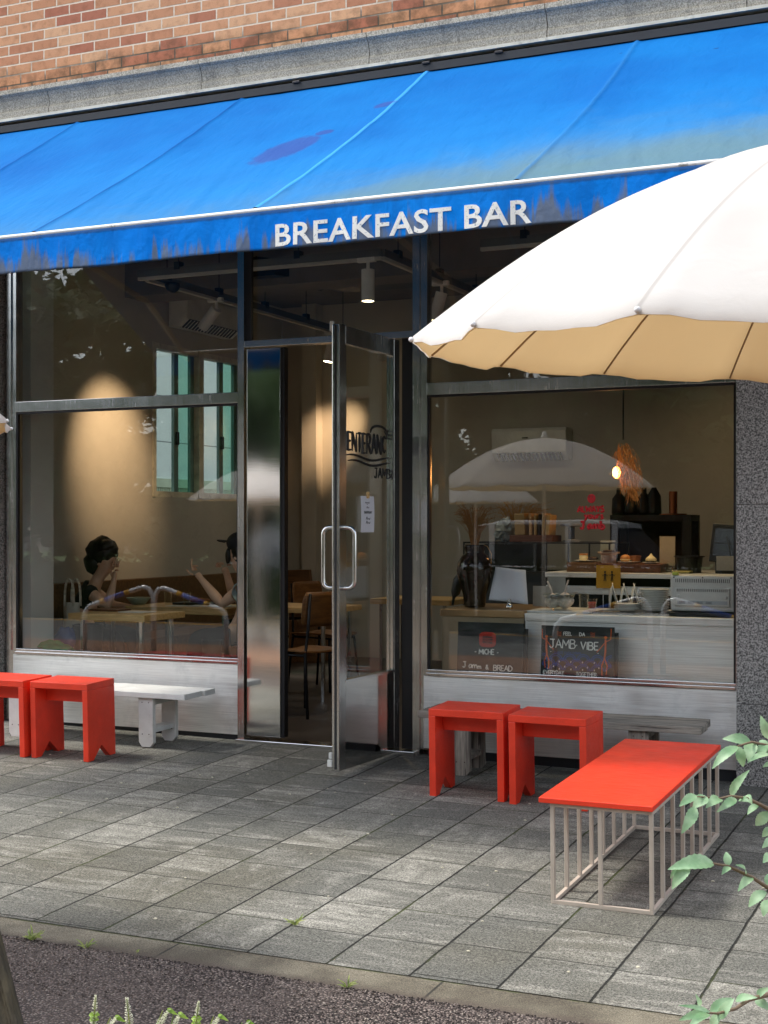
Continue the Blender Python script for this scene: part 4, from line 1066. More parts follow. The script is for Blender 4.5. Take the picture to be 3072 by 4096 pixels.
table('dark cafe table in the doorway behind the plywood chair', P(1120, 2420, Y3).x - .3, P(1310, 2420, Y3).x, Y3, Y3 + .6, .722, .04)
table('cafe table at the back seen through the open door glass', P(1480, 2390, 3.2).x, P(1800, 2390, 3.2).x, 3.2, 3.8)
bq = thing('banquette', 'brown wooden banquette bench along the left wall', 'bench', (-6.8, 2.3, .012)); o = (-6.8, 2.3, .012)
MB().bevbox((-6.99, .5, .012), (-6.42, 4.8, .425), .004).build('seat', 'oak_dark', bq, o)
MB().bevbox((-6.99, .5, .4255), (-6.90, 4.8, .885), .004).build('backrest', 'oak_dark', bq, o)
sb = thing('end_settle', 'low wooden settle back against the rear wall inside the doorway', 'bench', (P(1180, 2400, 4.9).x, 4.9, .012)); o = sb.location.copy()
a = P(1120, 2285, 4.9); b = P(1236, 2285, 4.9)
MB().prism([(a.x - .3, .43), (b.x + .06, .43), (b.x, .90), (a.x - .3, .88)], 'y', 4.9, 4.95).build('backrest', 'oak_dark', sb, o, bev=.004)
MB().bevbox((a.x - .3, 4.45, .012), (b.x + .3, 4.899, .425), .004).build('seat', 'oak_dark', sb, o)

def chair(label, x, y, ang):
    g = thing('plywood_chair', label, 'chair', (x, y, .012), ang, 'plywood cafe chairs')   # faces local +y
    mb = MB().grid(10, 10, lambda s, t: ((s - .5) * .40 * (1 - .10 * t), (t - .5) * .40, .448 + .012 * (2 * s - 1) ** 2 - .02 * max(0, t - .75) * 4 * (t - .75) * 4 * .5))
    mb.build('seat', 'chair_ply', g, smooth=True, solid=.014)
    mb = MB().grid(12, 8, lambda s, t: ((s - .5) * .39 * (1 - .14 * (2 * t - 1) ** 4), -.205 - .03 * t + .045 * (2 * s - 1) ** 2, .63 + .24 * t))
    mb.build('backrest', 'chair_ply', g, smooth=True, solid=.013)
    for s in (-1, 1):
        MB().tube([(s * .20, -.235, 0), (s * .178, -.19, .43), (s * .165, -.205, .62), (s * .16, -.222, .86)], .0105, 8).build('rear_leg', 'dark_metal', g, smooth=True)
        MB().tube([(s * .20, .20, 0), (s * .17, .17, .425), (s * .17, -.18, .43)], .0105, 8).build('front_leg', 'dark_metal', g, smooth=True)
    MB().tube([(-.17, .165, .42), (.17, .165, .42)], .009, 8).build('crossbar', 'dark_metal', g)
    return g
q = P(1215, 2600, 1.15)
chair('plywood chair with black legs standing in the open doorway', q.x - .02, 1.2, R(72))
chair('plywood chair of the person in the cap, left of the steel panel', P(952, 2480, 1.6).x + .04, 1.62, R(80))
chair('plywood chair farther back behind the doorway chair', P(1300, 2560, 2.6).x, 2.6, R(-100))

# people ----------------------------------------------------------------
skin = mat('skin', S(230, 188, 158), .55, 0, .08, 14, .02)
hairm = mat('black_hair', (.010, .009, .008), .42, 0, .2, 40)
blk = mat('black_shirt', (.012, .012, .014), .85); blu = mat('pale_blue_shirt', S(168, 190, 196), .85); navy = mat('navy_cap', (.010, .012, .020), .75)
trs = mat('dark_trousers', (.02, .022, .03), .85)
def finger(base, dirs, r=.0085): 
    pts = [(base, r)]; p = Vector(base)
    for d in dirs: p = p + Vector(d); pts.append((p.copy(), r * .86)); r *= .93
    return pts
def face(parent, org, hc, fwd, upv, sz=1):
    fwd = fwd.normalized(); sd = fwd.cross(upv).normalized()
    for s in (-1, 1):
        MB().ball(hc + fwd * .082 * sz + sd * .031 * s + upv * .004, (.011, .011, .008), 10, 6).build('eye', 'black_plastic', parent, org, smooth=True)
    MB().tube([hc + fwd * .090 - upv * .058 + sd * .02, hc + fwd * .094 - upv * .056, hc + fwd * .090 - upv * .058 - sd * .02], .005, 6).build('mouth', mat('lips', S(160, 92, 80), .5), parent, org)
# woman: faces +X, head propped on her right hand
t0 = 11.0
W_ = thing('person', 'person in a black top propping their face on one hand at the table', 'person', (P(318, 2560, 1.5).x, 1.5, .43))
WO = W_.location.copy()
def pt(u, v, dt=0): return PT(u, v, t0 + dt) - WO
X_ = Vector((1, 0, 0)); Yv = Vector((0, 1, 0)); Zv = Vector((0, 0, 1))
pel = pt(316, 2545); wai = pt(322, 2460); che = pt(350, 2385); nb_ = pt(388, 2318); nk = pt(404, 2292); hd0 = pt(428, 2262); hd1 = pt(428, 2226); hd2 = pt(416, 2196)
shR = pt(350, 2362, -.16); elR = pt(430, 2428, -.22); wrR = pt(456, 2322, -.15); haR = pt(459, 2284, -.13)
shL = pt(362, 2356, .17); elL = pt(452, 2422, .16); wrL = pt(520, 2428, .05)
chains = [[(pel, (.15, .13)), (wai, (.135, .115)), (che, (.15, .12)), (nb_, (.06, .055)), (nk, (.05, .05)), (hd0, (.078, .082)), (hd1, (.088, .098)), (hd2, (.07, .085))],
          [(che, .12), (shR, (.062, .06)), (shR.lerp(elR, .5), (.048, .048)), (elR, (.040, .040)), (elR.lerp(wrR, .4), (.038, .038)), (wrR, (.027, .022)), (haR, (.036, .018))],
          [(che, .12), (shL, (.062, .06)), (elL, (.040, .040)), (wrL, (.027, .022)), (wrL + Vector((.06, 0, .0)), (.036, .016))],
          [(pel, .13), (pel + Vector((.16, -.12, 0)), .085), (pel + Vector((.44, -.12, .02)), .065), (pel + Vector((.46, -.12, -.36)), .042), (pel + Vector((.58, -.12, -.39)), .035)],
          [(pel, .13), (pel + Vector((.16, .12, 0)), .085), (pel + Vector((.44, .12, .02)), .065), (pel + Vector((.46, .12, -.36)), .042), (pel + Vector((.58, .12, -.39)), .035)]]
up_ = (haR - wrR).normalized()
for i, l in enumerate((.030, .034, .032, .026)):
    b = haR + up_ * .028 + X_ * (-.026 + .018 * i) + Yv * .002
    chains.append(finger(b, [up_ * l * 1.0 + Yv * .004, up_ * l * .8 + Yv * .012 - X_ * .003, up_ * l * .55 + Yv * .016 - X_ * .004]))
chains.append(finger(wrR + up_ * .03 + X_ * -.022, [up_ * .025 - X_ * .016 + Yv * .01, up_ * .026 - X_ * .006 + Yv * .012], .0095))
for i in range(4): chains.append(finger(wrL + Vector((.085, -.026 + .018 * i, -.002)), [(.030, 0, -.004), (.022, 0, -.008), (.016, 0, -.008)]))
# nose, ear
chains.append([(hd0 + Vector((.076, 0, .012)), .016), (hd0 + Vector((.100, 0, .004)), .012)])
chains.append([(hd0 + Vector((-.01, -.082, .004)), (.012, .020)), (hd0 + Vector((-.02, -.088, .025)), (.010, .016))])
skin_body('body', chains, skin, W_)
face(W_, None, hd0 + Vector((0, 0, .022)), X_, Zv)
hr = MB(); hc = (hd1 + hd2) / 2 + Vector((-.028, 0, .012))
hr.ball(hc, (.125, .118, .118), 26, 18, warp=.16, wf=9)
hr.ball(hc + Vector((-.060, 0, -.085)), (.085, .100, .105), 22, 14, warp=.2, wf=10)
hr.ball(hc + Vector((.045, -.02, .035)), (.078, .090, .062), 22, 14, warp=.2, wf=10)
hr.build('hair', hairm, W_, smooth=True)
skin_body('shirt', [[(pel + Zv * -.02, (.165, .14)), (wai, (.148, .128)), (che, (.160, .132)), (che.lerp(nb_, .72), (.085, .10))], [(che, .13), (shR, (.076, .074)), (shR.lerp(elR, .36), (.068, .066))], [(che, .13), (shL, (.076, .074)), (shL.lerp(elL, .36), (.068, .066))]], blk, W_)
skin_body('trousers', [[(pel, (.165, .14)), (pel + Vector((.16, -.12, 0)), .096), (pel + Vector((.44, -.12, .02)), .074), (pel + Vector((.46, -.12, -.34)), .055)], [(pel, .14), (pel + Vector((.16, .12, 0)), .096), (pel + Vector((.44, .12, .02)), .074), (pel + Vector((.46, .12, -.34)), .055)]], trs, W_)
# man: faces -X, left forearm raised from the table, forefinger up
t0 = 10.45; q = PT(990, 2580, t0)
W2 = thing('person', 'person in a dark cap and pale blue shirt raising a forefinger while talking', 'person', (q.x, q.y, .45)); WO = W2.location.copy()
pel = pt(1010, 2560); wai = pt(1006, 2460); che = pt(1000, 2380); nb_ = pt(982, 2312); nk = pt(975, 2286); hd0 = pt(958, 2240); hd1 = pt(962, 2204); hd2 = pt(968, 2178)
shL = pt(975, 2346, -.17); elL = pt(888, 2418, -.12); wrL = pt(803, 2314, -.08); haL = pt(786, 2292, -.08)
shR = pt(985, 2346, .18); elR = pt(935, 2400, .2); wrR = pt(905, 2290, .12); haR = pt(897, 2268, .1)
chains = [[(pel, (.15, .14)), (wai, (.14, .12)), (che, (.16, .125)), (nb_, (.065, .06)), (nk, (.055, .055)), (hd0, (.080, .085)), (hd1, (.09, .10)), (hd2, (.075, .088))],
          [(che, .12), (shL, (.066, .064)), (shL.lerp(elL, .5), (.050, .050)), (elL, (.040, .040)), (elL.lerp(wrL, .35), (.041, .041)), (wrL, (.026, .022)), (haL, (.034, .020))],
          [(che, .12), (shR, (.066, .064)), (elR, (.042, .042)), (wrR, (.027, .023)), (haR, (.036, .030))],
          [(pel, .13), (pel + Vector((-.16, -.12, 0)), .09), (pel + Vector((-.42, -.12, .02)), .068), (pel + Vector((-.44, -.12, -.36)), .045), (pel + Vector((-.56, -.12, -.41)), .036)],
          [(pel, .13), (pel + Vector((-.16, .12, 0)), .09), (pel + Vector((-.42, .12, .02)), .068), (pel + Vector((-.44, .12, -.36)), .045), (pel + Vector((-.56, .12, -.41)), .036)]]
hdv = (haL - wrL).normalized()
kb = haL + hdv * .022
chains.append(finger(kb + Yv * -.024, [Vector((-.012, 0, .036)), Vector((.001, 0, .030)), Vector((.004, 0, .024))], .0088))
for i in range(1, 4): chains.append(finger(kb + Yv * (-.024 + .018 * i), [Vector((-.018, 0, .022)), Vector((.012, 0, .016)), Vector((.016, 0, -.006))], .0085))
chains.append(finger(haL + Vector((-.010, -.024, -.012)), [Vector((-.028, -.008, .008)), Vector((-.018, 0, .018)), Vector((-.006, 0, .014))], .0092))
for i in range(4): chains.append(finger(haR + Vector((-.02, -.026 + .018 * i, .02)), [Vector((-.026, 0, .012)), Vector((-.010, 0, -.022)), Vector((.014, 0, -.012))], .0088))
chains.append([(hd0 + Vector((-.078, 0, .004)), .016), (hd0 + Vector((-.104, 0, -.004)), .012)])
chains.append([(hd0 + Vector((.01, -.085, .004)), (.012, .020)), (hd0 + Vector((.02, -.09, .025)), (.010, .016))])
skin_body('body', chains, skin, W2)
face(W2, None, hd0 + Vector((0, 0, .02)), -X_, Zv)
hr = MB(); hr.ball(hd1 + Vector((.035, 0, -.005)), (.095, .108, .095), 22, 14, warp=.15, wf=9); hr.ball(hd0 + Vector((-.055, -.07, .03)), (.022, .02, .06), 10, 8, warp=.2); hr.build('hair', hairm, W2, smooth=True)
cp = MB(); cc = hd2 + Vector((0, 0, .012)); cp.ball(cc, (.118, .112, .088), 24, 14); cp.build('cap', navy, W2, smooth=True)
bm_ = MB().grid(10, 6, lambda s, t: cc + Vector((-.095 - .115 * t * (1 - .5 * (2 * s - 1) ** 2), (s - .5) * .19 * (1 - .25 * t), .004 + .022 * (1 - (2 * s - 1) ** 2) * .5 + .006 * t)))
bm_.build('cap_brim', navy, W2, smooth=True, solid=.006)
skin_body('shirt', [[(pel, (.165, .15)), (wai, (.155, .135)), (che, (.172, .14)), (che.lerp(nb_, .75), (.09, .10))], [(che, .13), (shL, (.084, .080)), (shL.lerp(elL, .42), (.076, .070))], [(che, .13), (shR, (.084, .080)), (shR.lerp(elR, .42), (.076, .070))]], blu, W2)
skin_body('trousers', [[(pel, (.165, .15)), (pel + Vector((-.16, -.12, 0)), .10), (pel + Vector((-.42, -.12, .02)), .078), (pel + Vector((-.44, -.12, -.36)), .058)], [(pel, .14), (pel + Vector((-.16, .12, 0)), .10), (pel + Vector((-.42, .12, .02)), .078), (pel + Vector((-.44, .12, -.36)), .058)]], trs, W2)

# things around the tables -------------------------------------------------
canvas = mat('canvas', S(206, 202, 188), .9, 0, .1, 20); gr = mat('green_cloth', S(22, 138, 88), .9, 0, .25, 25)
yb_ = .85; a = P(262, 2520, yb_); b = P(318, 2520, yb_)
tb = thing('tote_bag', 'cream canvas tote bag with tall loop handles by the grey wall', 'bag', (a.x, yb_, .427)); o = tb.location.copy()
c = P(250, 2505, yb_); zt = P(0, 2402, yb_).z
mb = MB().grid(14, 14, lambda s, t: (P(255 + 60 * s, 0, yb_).x + .01 * mnoise.noise((s * 4, t * 4, 0)), yb_ - .05 * math.sin(math.pi * s) * (1 - .6 * t), .43 + (zt - .43) * t))
mb.grid(14, 14, lambda s, t: (P(255 + 60 * s, 0, yb_).x, yb_ + .01 + .05 * math.sin(math.pi * s) * (1 - .6 * t), .43 + (zt - .43) * t))
mb.build('bag_body', canvas, tb, o, smooth=True, solid=.004)
for dy, du in ((-.02, 0), (.03, 10)):
    u0, u1 = 266 + du, 302 + du; zz = P(0, 2400, yb_).z; h_ = P(0, 2308, yb_).z - zz
    x0, x1 = P(u0, 0, yb_).x, P(u1, 0, yb_).x
    pts = [(x0 + (x1 - x0) * (.5 - .5 * math.cos(q)), yb_ + dy, zz - .03 + (h_ + .03) * math.sin(q) ** .6) for q in [i / 14 * math.pi for i in range(15)]]
    mb = MB()
    for i in range(14):
        p0, p1 = Vector(pts[i]), Vector(pts[i + 1]); w_ = Vector((0, .013, 0)); mb.add([p0 - w_, p1 - w_, p1 + w_, p0 + w_], [(0, 1, 2, 3)])
    mb.build('handle', canvas, tb, o, smooth=True, solid=.003)
bb = thing('blue_bag', 'crumpled blue plastic bag below the tote bag', 'bag', (P(258, 2580, .62).x, .62, .44)); 
MB().ball((0, 0, .07), (.085, .06, .11), 20, 14, Matrix.Rotation(.5, 3, 'Y'), .35, 12).build('bag_body', mat('blue_plastic', S(24, 62, 130), .35), bb, smooth=True)
lb = thing('low_box', 'low white box on the cafe floor carrying the green cloth', 'box', (P(190, 2600, .42).x, .42, .012))
MB().bevbox((-.24, -.13, 0), (.24, .16, .425), .006).build('box_body', 'white_plastic', lb); MB().bevbox((-.245, -.135, .4255), (.245, .165, .44), .003).build('box_lid', 'white_plastic', lb)
gc = thing('green_cloth', 'rumpled dark green cloth heap with a pale tag by the window', 'cloth', (P(180, 2590, .40).x, .40, .452))
def heap(s, t):
    x = (s - .5) * .44; y = (t - .5) * .26; d = max(0, 1 - (x / .23) ** 2 - (y / .15) ** 2)
    n_ = mnoise.noise((x * 9, y * 9, 1)); n2 = abs(mnoise.noise((x * 14 + n_ * 2, y * 12, 5)))
    return (x + .02 * n_, y, .005 + d ** .5 * (.085 + .055 * n_) + .05 * n2 * d - .06 * (x > 0) * x * d)
MB().grid(70, 46, heap).build('cloth_folds', gr, gc, smooth=True, solid=.004)
MB().ball((-.13, .02, .07), (.075, .07, .06), 20, 12, None, .4, 14).build('cloth_fold', mat('dark_green_cloth', S(20, 52, 40), .9), gc, smooth=True)
MB().box((-.045, -.11, .075), (-.015, -.104, .115), Matrix.Rotation(.2, 4, 'Z')).build('tag', 'white_plastic', gc)
def bin_(label, u, v0, Y, r):
    p = P(u, v0, Y); g = thing('black_bin', label, 'bin', (p.x, Y, .012), 0, 'black bins'); h = p.z - .012
    MB().lathe([(0, 0), (r * .72, 0), (r * .95, h - .03), (r, h - .03), (r * 1.02, h), (r * .93, h), (r * .70, .02), (0, .02)], seg=30).build('bin_body', 'black_plastic', g, smooth=False)
    return g
bin_('tall black plastic bin under the nearest table', 353, 2497, .72, .112); bin_('smaller black bin below the right end of the longer table', 848, 2560, 1.1, .075)
def flat(name, label, cat, u0, u1, Y, dy, z, th, m, rz=0):
    a = P(u0, 2400, Y).x; b = P(u1, 2400, Y).x; g = MB().bevbox((-(b - a) / 2, 0, 0), ((b - a) / 2, dy, th), min(.002, th * .3)).build(name, m, None)
    g.location = ((a + b) / 2, Y, z); g.rotation_euler.z = rz; return tag(g, label, cat)
flat('menu_folder', 'brown menu folder on the nearest table by the resting elbow', 'menu', 352, 465, .78, .19, .7235, .012, 'walnut', .03)
flat('paper_sheet', 'white paper sheets at the right end of the nearest table', 'paper', 470, 572, .70, .16, .7235, .006, 'white_plastic', -.05)
flat('paper_sheet', 'white paper lying on the right end of the longer table', 'paper', 745, 900, 1.55, .2, .7235, .004, 'white_plastic', .06)
flat('paper_sheet', 'small white card lying between the bowl and the middle of the longer table', 'paper', 662, 722, 1.5, .12, .7235, .003, 'white_plastic', .1)
bw = P(548, 2430, 1.6); g = thing('bowl', 'grey green bowl on the longer table', 'bowl', (bw.x, 1.62, .7235))
MB().lathe([(0, 0), (.05, 0), (.098, .055), (.094, .056), (.048, .008), (0, .008)], seg=30).build('bowl_body', mat('celadon', S(136, 148, 128), .4), g, smooth=True)
def glass_cup(label, x, y, z, r, h, m='clear_glass', grp='clear drinking glasses'):
    g = MB().lathe([(0, 0), (r * .78, 0), (r, h), (r * .93, h), (r * .72, .012), (0, .012)], seg=20).build('drinking_glass', m, None, smooth=True); g.location = (x, y, z); tag(g, label, 'glass', grp); return g
for u, lab in ((672, 'clear glass on the longer table nearest the bowl'), (748, 'clear glass on the longer table nearest the raised arm')): q = P(u, 2420, 1.7); glass_cup(lab, q.x, 1.7, .7235, .033, .10)
fd = P(790, 2385, 1.8); g = thing('serving_tray', 'dark tray of food on the longer table by the raised arm', 'tray', (fd.x, 1.8, .7235))
MB().bevbox((-.17, -.1, 0), (.17, .1, .018), .004).build('tray_base', 'black_plastic', g)
MB().ball((.02, 0, .03), (.09, .05, .022), 18, 10, None, .3, 14).build('bread', mat('bread_crust', S(150, 92, 46), .7, 0, .3, 30), g, smooth=True)

# air conditioners, track lights -------------------------------------------
def aircon(label, loc, rz, Wd):
    g = thing('air_conditioner', label, 'air conditioner', loc, rz, 'wall mounted air conditioners')   # back on local y = 0, front towards -y
    prof = [(-.01, 0), (-.12, .0), (-.205, .07), (-.215, .27), (-.19, .30), (-.01, .30)]
    MB().prism(prof, 'x', 0, Wd).build('casing', 'white_plastic', g, bev=.008)
    vt = MB()
    vt.prism([(-.122, -.001), (-.204, .066), (-.207, .062), (-.122, -.006)], 'x', .05, Wd - .05)
    vt.build('louvre', 'black_plastic', g)
    sl = MB()
    for i in range(16): x = .07 + (Wd - .14) * i / 15; sl.prism([(-.125, -.008), (-.208, .060), (-.209, .056), (-.125, -.013)], 'x', x, x + .012)
    sl.build('louvre_blade', 'white_plastic', g)
    MB().box((Wd * .42, -.217, .20), (Wd * .5, -.2145, .212)).build('badge', 'dark_metal', g)
    return g
q = PX(665, 1292, -6.99)
aircon('white wall air conditioner above the side window', (-6.995, 3.05, 3.13), R(90), .95)
q = P(1995, 1845, 5.19); q2 = P(2290, 1845, 5.19)
aircon('white air conditioner on the rear wall behind the mirrored parasol', (q.x, 5.19, q.z), 0, q2.x - q.x)
ZR = 3.13; YR = .85
def rail(label, pts):
    g = thing('light_track', label, 'track light rail', pts[0], 0, 'hanging light tracks'); o = Vector(pts[0])
    for i in range(len(pts) - 1):
        a, b = Vector(pts[i]), Vector(pts[i + 1]); d = (b - a).normalized(); s = Vector((-d.y, d.x, 0)) * .022
        mb = MB(); u = Vector((0, 0, .05)); mb.add([a - s, b - s, b + s, a + s, a - s + u, b - s + u, b + s + u, a + s + u], [(0, 3, 2, 1), (4, 5, 6, 7), (0, 1, 5, 4), (1, 2, 6, 5), (2, 3, 7, 6), (3, 0, 4, 7)])
        mb.build('channel', mat('grey_channel', S(104, 104, 100), .5, .3), g, o)
        mb = MB(); u0 = Vector((0, 0, -.022)); u = Vector((0, 0, -.001)); s = s * .75
        mb.add([a - s + u0, b - s + u0, b + s + u0, a + s + u0, a - s + u, b - s + u, b + s + u, a + s + u], [(0, 3, 2, 1), (4, 5, 6, 7), (0, 1, 5, 4), (1, 2, 6, 5), (2, 3, 7, 6), (3, 0, 4, 7)])
        mb.build('track', mat('pale_track', S(186, 184, 176), .45), g, o)
        n = max(2, int((b - a).length / .7))
        for j in range(n):
            p = a.lerp(b, (j + .35) / n)
            MB().tube([p + Vector((0, 0, .05)), (p.x, p.y, 3.6)], .004, 6).build('hanger_rod', 'dark_metal', g, o)
            MB().box(p + Vector((-.022, -.03, .03)), p + Vector((.022, .03, .085))).build('hanger_clip', 'dark_metal', g, o)
XA = P(556, 1115, YR).x; XB = P(1528, 1010, YR).x
rail('grey light track loop hanging inside the left window and doorway', [(XA, YR, ZR), (XB, YR, ZR), (XB, 4.6, ZR)])
rail('grey light track running to the back from the left window', [(XA + .03, YR + .06, ZR - .001), (XA + .03, 4.6, ZR - .001)])
XC = P(1925, 1000, YR).x
rail('grey light track half hidden by the white parasol', [(XC, YR, ZR), (.2, YR, ZR)])
lampm = emis('lamp_face', (1.0, .82, .50), 9.0); lampoff = mat('lamp_dark', (.08, .08, .08), .4)
def spot(label, loc, aim, lit, power, size=60, blend=.5, col=(1, .72, .40)):
    g = thing('spotlight', label, 'spotlight', loc, 0, 'white cylinder track spotlights'); d = (Vector(aim) - Vector(loc)).normalized()
    Mx = (Vector((0, 0, -1)).rotation_difference(d)).to_matrix().to_4x4()
    MB().box((-.075, -.018, .0), (.055, .018, .034)).build('adapter', 'white_metal', g, bev=.003)
    MB().tube([(0, 0, .0), (0, 0, -.05)], .012, 10).build('swivel', 'white_metal', g)
    q = Matrix.Translation((0, 0, -.05)) @ Mx
    MB().lathe([(0, .0), (.044, .0), (.044, -.21), (.040, -.21), (.038, -.20), (0, -.20)], seg=28, M=q).build('lamp_body', 'white_metal', g, smooth=False)
    MB().lathe([(0, -.204), (.037, -.204), (.037, -.2085), (0, -.2085)], seg=24, M=q).build('lamp_face', lampm if lit else lampoff, g)
    if power:
        L = bpy.data.lights.new('spot_lamp', 'SPOT'); L.energy = power; L.spot_size = R(size); L.spot_blend = blend; L.color = col; L.shadow_soft_size = .03
        ob = bpy.data.objects.new('spot_lamp', L); C.objects.link(ob); ob.parent = g
        ob.location = q @ Vector((0, 0, -.225)); ob.rotation_euler = Mx.to_euler()
    return g
q = P(1472, 1050, YR); spot('lit white spotlight hanging straight down over the doorway', (q.x, YR, ZR - .03), (q.x, YR, 0), True, 12, 90, .6, (1, .8, .55))
yk = 2.2; q = P(890, 1262, yk)
spot('white spotlight tilted towards the left wall beside the air conditioner', (XA + .03, 1.87, ZR - .03), (-7, 2.2, 2.02), True, 58, 54, 1.0, (1, .66, .38))
spot('white spotlight turned to the pilaster, behind the open door top', (P(1560, 1330, 4.4).x, 4.4, 3.10), P(1320, 1740, 5.2), True, 60, 34, 1.0, (1, .66, .38))
spot('white spotlight over the counter, hidden behind the parasol', (XC + .9, YR, ZR - .03), (P(2700, 2250, 1.2).x, 1.25, 1.0), True, 30, 80, .7)
spot('white spotlight washing the far right wall above the counter', (-.6, 3.2, 3.10), (P(2960, 1900, 5.2).x, 5.2, 1.7), True, 16, 50, 1.0)
for lab, loc, aim in (('added fill spotlight at the back of the room, over the rear tables', (XB, 3.2, ZR - .03), (XB - .6, 4.6, 0)), ('added fill spotlight lighting the tables by the left wall', (XA + .03, 3.9, ZR - .03), (-6.2, 3.4, 0)), ('added fill spotlight over the middle of the room', (XB, 1.9, ZR - .03), (XB - .9, 1.9, 0))):
    spot(lab, loc, aim, True, 6, 130, 1.0, (1, .88, .72))  # fill lamps added to brighten the whole room
dc = MB().lathe([(0, .0), (.055, 0), (.058, -.02), (.045, -.05), (.02, -.068), (0, -.07)], seg=24).build('dome_camera', 'dark_metal', None, smooth=True); q = P(690, 1140, YR + .3); dc.location = (q.x, YR + .3, ZR); tag(dc, 'small dark dome camera under the left light track', 'camera')
cy_ = thing('cable_tray', 'black curved cable tray hanging below the ceiling behind the doorway transom', 'cable tray', (P(1300, 1150, 3).x, 3, 3.25)); o = cy_.location.copy()
pts = [P(1040, 1105, 2.2), P(1150, 1118, 2.6), P(1230, 1130, 2.9), P(1300, 1155, 3.0), P(1390, 1160, 3.0), P(1500, 1150, 3.0), P(1640, 1140, 3.0), P(2000, 1100, 3.0)]
mb = MB()
for i in range(len(pts) - 1):
    a, b = pts[i], pts[i + 1]; d = (b - a); d.z = 0; s = Vector((-d.y, d.x, 0)).normalized() * .14; u = Vector((0, 0, .11))
    mb.add([a - s, b - s, b + s, a + s, a - s + u, b - s + u, b + s + u, a + s + u], [(0, 3, 2, 1), (4, 5, 6, 7), (0, 1, 5, 4), (1, 2, 6, 5), (2, 3, 7, 6), (3, 0, 4, 7)])
mb.build('tray_body', 'dark_metal', cy_, o)
cb = MB()
for j in range(6): cb.tube([p + Vector((0, -.10 + .04 * j, .125 + .012 * (j % 2))) for p in pts], .014, 6)
cb.build('cables', 'black_plastic', cy_, o)
# notice on the door glass, hung by a clip
nt = thing('paper_notice', 'tall white paper notice clipped to the open door glass', 'notice', (0, 0, 0)); 
dM = Matrix.Translation(hinge) @ Matrix.Rotation(da, 4, 'Z')
nt.location = dM @ Vector((.40, .0085, 1.535)); nt.rotation_euler.z = da
MB().grid(2, 8, lambda s, t: (.082 - .164 * s, .002 + .004 * math.sin(t * 3), -.205 * t - .03)).build('paper', mat('paper', S(214, 216, 222), .8, 0, .04), nt, solid=.0008)
tx = MB()
def npl(x0, z0): return lambda x, y: ((x0 - x) * 1.25, .0072, z0 * .72 + y)
write(tx, 'EVERYDAY', npl(text_width('EVERYDAY', .0125) / 2, -.178), .0125, .0013)
def scrawl(x0, z0, n, h, r):      # lines too small to read in the photo: plain pen scribble
    tx.tube([((x0 - i * h * .42) * 1.5, .0072, z0 * .72 + (h if i % 2 else 0) * (.6 + .4 * math.sin(i * 1.9))) for i in range(n)], r, 4)
scrawl(.022, -.098, 12, .008, .0009); scrawl(.010, -.108, 6, .003, .0007); scrawl(.012, -.136, 6, .010, .0010); scrawl(.016, -.226, 6, .016, .0016); scrawl(.016, -.258, 6, .016, .0016)
tx.build('print', 'black_paint', nt)
MB().bevbox((-.012, .001, -.042), (.012, .012, -.005), .002).build('clip', 'oak_edge', nt)

# ------------------------------------------------------------------ inside: right half
YC = .24; ZC = .828
xs0 = P(2098, 2460, YC).x
ct = thing('prep_counter', 'stainless steel prep counter behind the right window, carrying plates and oven', 'counter', (-1.6, .6, .012)); o = ct.location.copy()
MB().bevbox((xs0, YC, ZC - .045), (.55, .95, ZC), .003).build('counter_top', 'counter_steel', ct, o)
MB().box((xs0 + .004, YC + .006, .012), (.55, .94, ZC - .0455)).build('front_panel', 'counter_steel', ct, o)
c2 = thing('warm_lit_counter', 'steel counter end coloured as warmly lit, under the dark vase', 'counter', (-2.9, .6, .012)); o = c2.location.copy()
MB().bevbox((-3.20, YC, ZC - .03), (xs0 - .004, .95, ZC + .012), .003).build('counter_top', mat('warm_lit_steel', S(178, 150, 112), .35, .8, .1, 5), c2, o)  # steel top and front; warm reflected light is put into their colours
MB().box((-3.19, YC + .008, .012), (xs0 - .006, .94, ZC - .0305)).build('front_panel', mat('warm_lit_panel', S(158, 142, 116), .5, .5, .1, 5), c2, o)
# chalkboards
k = NT('chalkboard'); p_ = k.obj(); c_ = k.mix(k.ramp(k.noise(k.scale(p_, (4, 1, 16)), 1.5, 5, .6), .4, .75), S(28, 31, 31), S(58, 62, 61)); k.set(Base_Color=c_, Roughness=.8); MATS['chalkboard'] = k.m
mat('chalk_white', S(226, 224, 216), .9); mat('chalk_blue', S(40, 78, 160), .9); mat('chalk_orange', S(206, 96, 46), .9); mat('chalk_red', S(172, 52, 38), .9)
def board(label, u0, u1, vt, Y, hz):
    a = P(u0, vt, Y); b = P(u1, vt, Y); Wb = b.x - a.x
    g = thing('chalkboard', label, 'chalkboard', (a.x, Y - .02, a.z - hz), 0, 'chalkboards leaning inside the right window'); g.rotation_euler.x = -.06
    bd = MB().bevbox((0, .0, 0), (Wb, .012, hz), .002).build('board', 'chalkboard', g)
    MB().bevbox((Wb - .006, .013, .01), (Wb + .018, .032, hz - .03), .002).build('back_strut', 'black_plastic', g)
    return g, Wb
g, Wb = board('chalkboard with a red jar drawing and the words MICHE, Jam & BREAD', 1831, 2095, 2486, .12, .395)
def bpl(x0, z0): return lambda x, y: (x0 + x, -.0016, z0 + y)
H_ = .395
ck = MB(); write(ck, '- MICHE -', bpl(Wb * .27, .208), .030, .0030, .12); write(ck, 'J', bpl(Wb * .09, .126), .034, .0030, .1); write(ck, 'am', bpl(Wb * .18, .124), .040, .0030, .1); write(ck, 'm', bpl(Wb * .315, .124), .030, .0028); write(ck, '&', bpl(Wb * .44, .120), .034, .0030); write(ck, 'BREAD', bpl(Wb * .56, .116), .032, .0030, .12)
ck.build('chalk_writing', 'chalk_white', g)
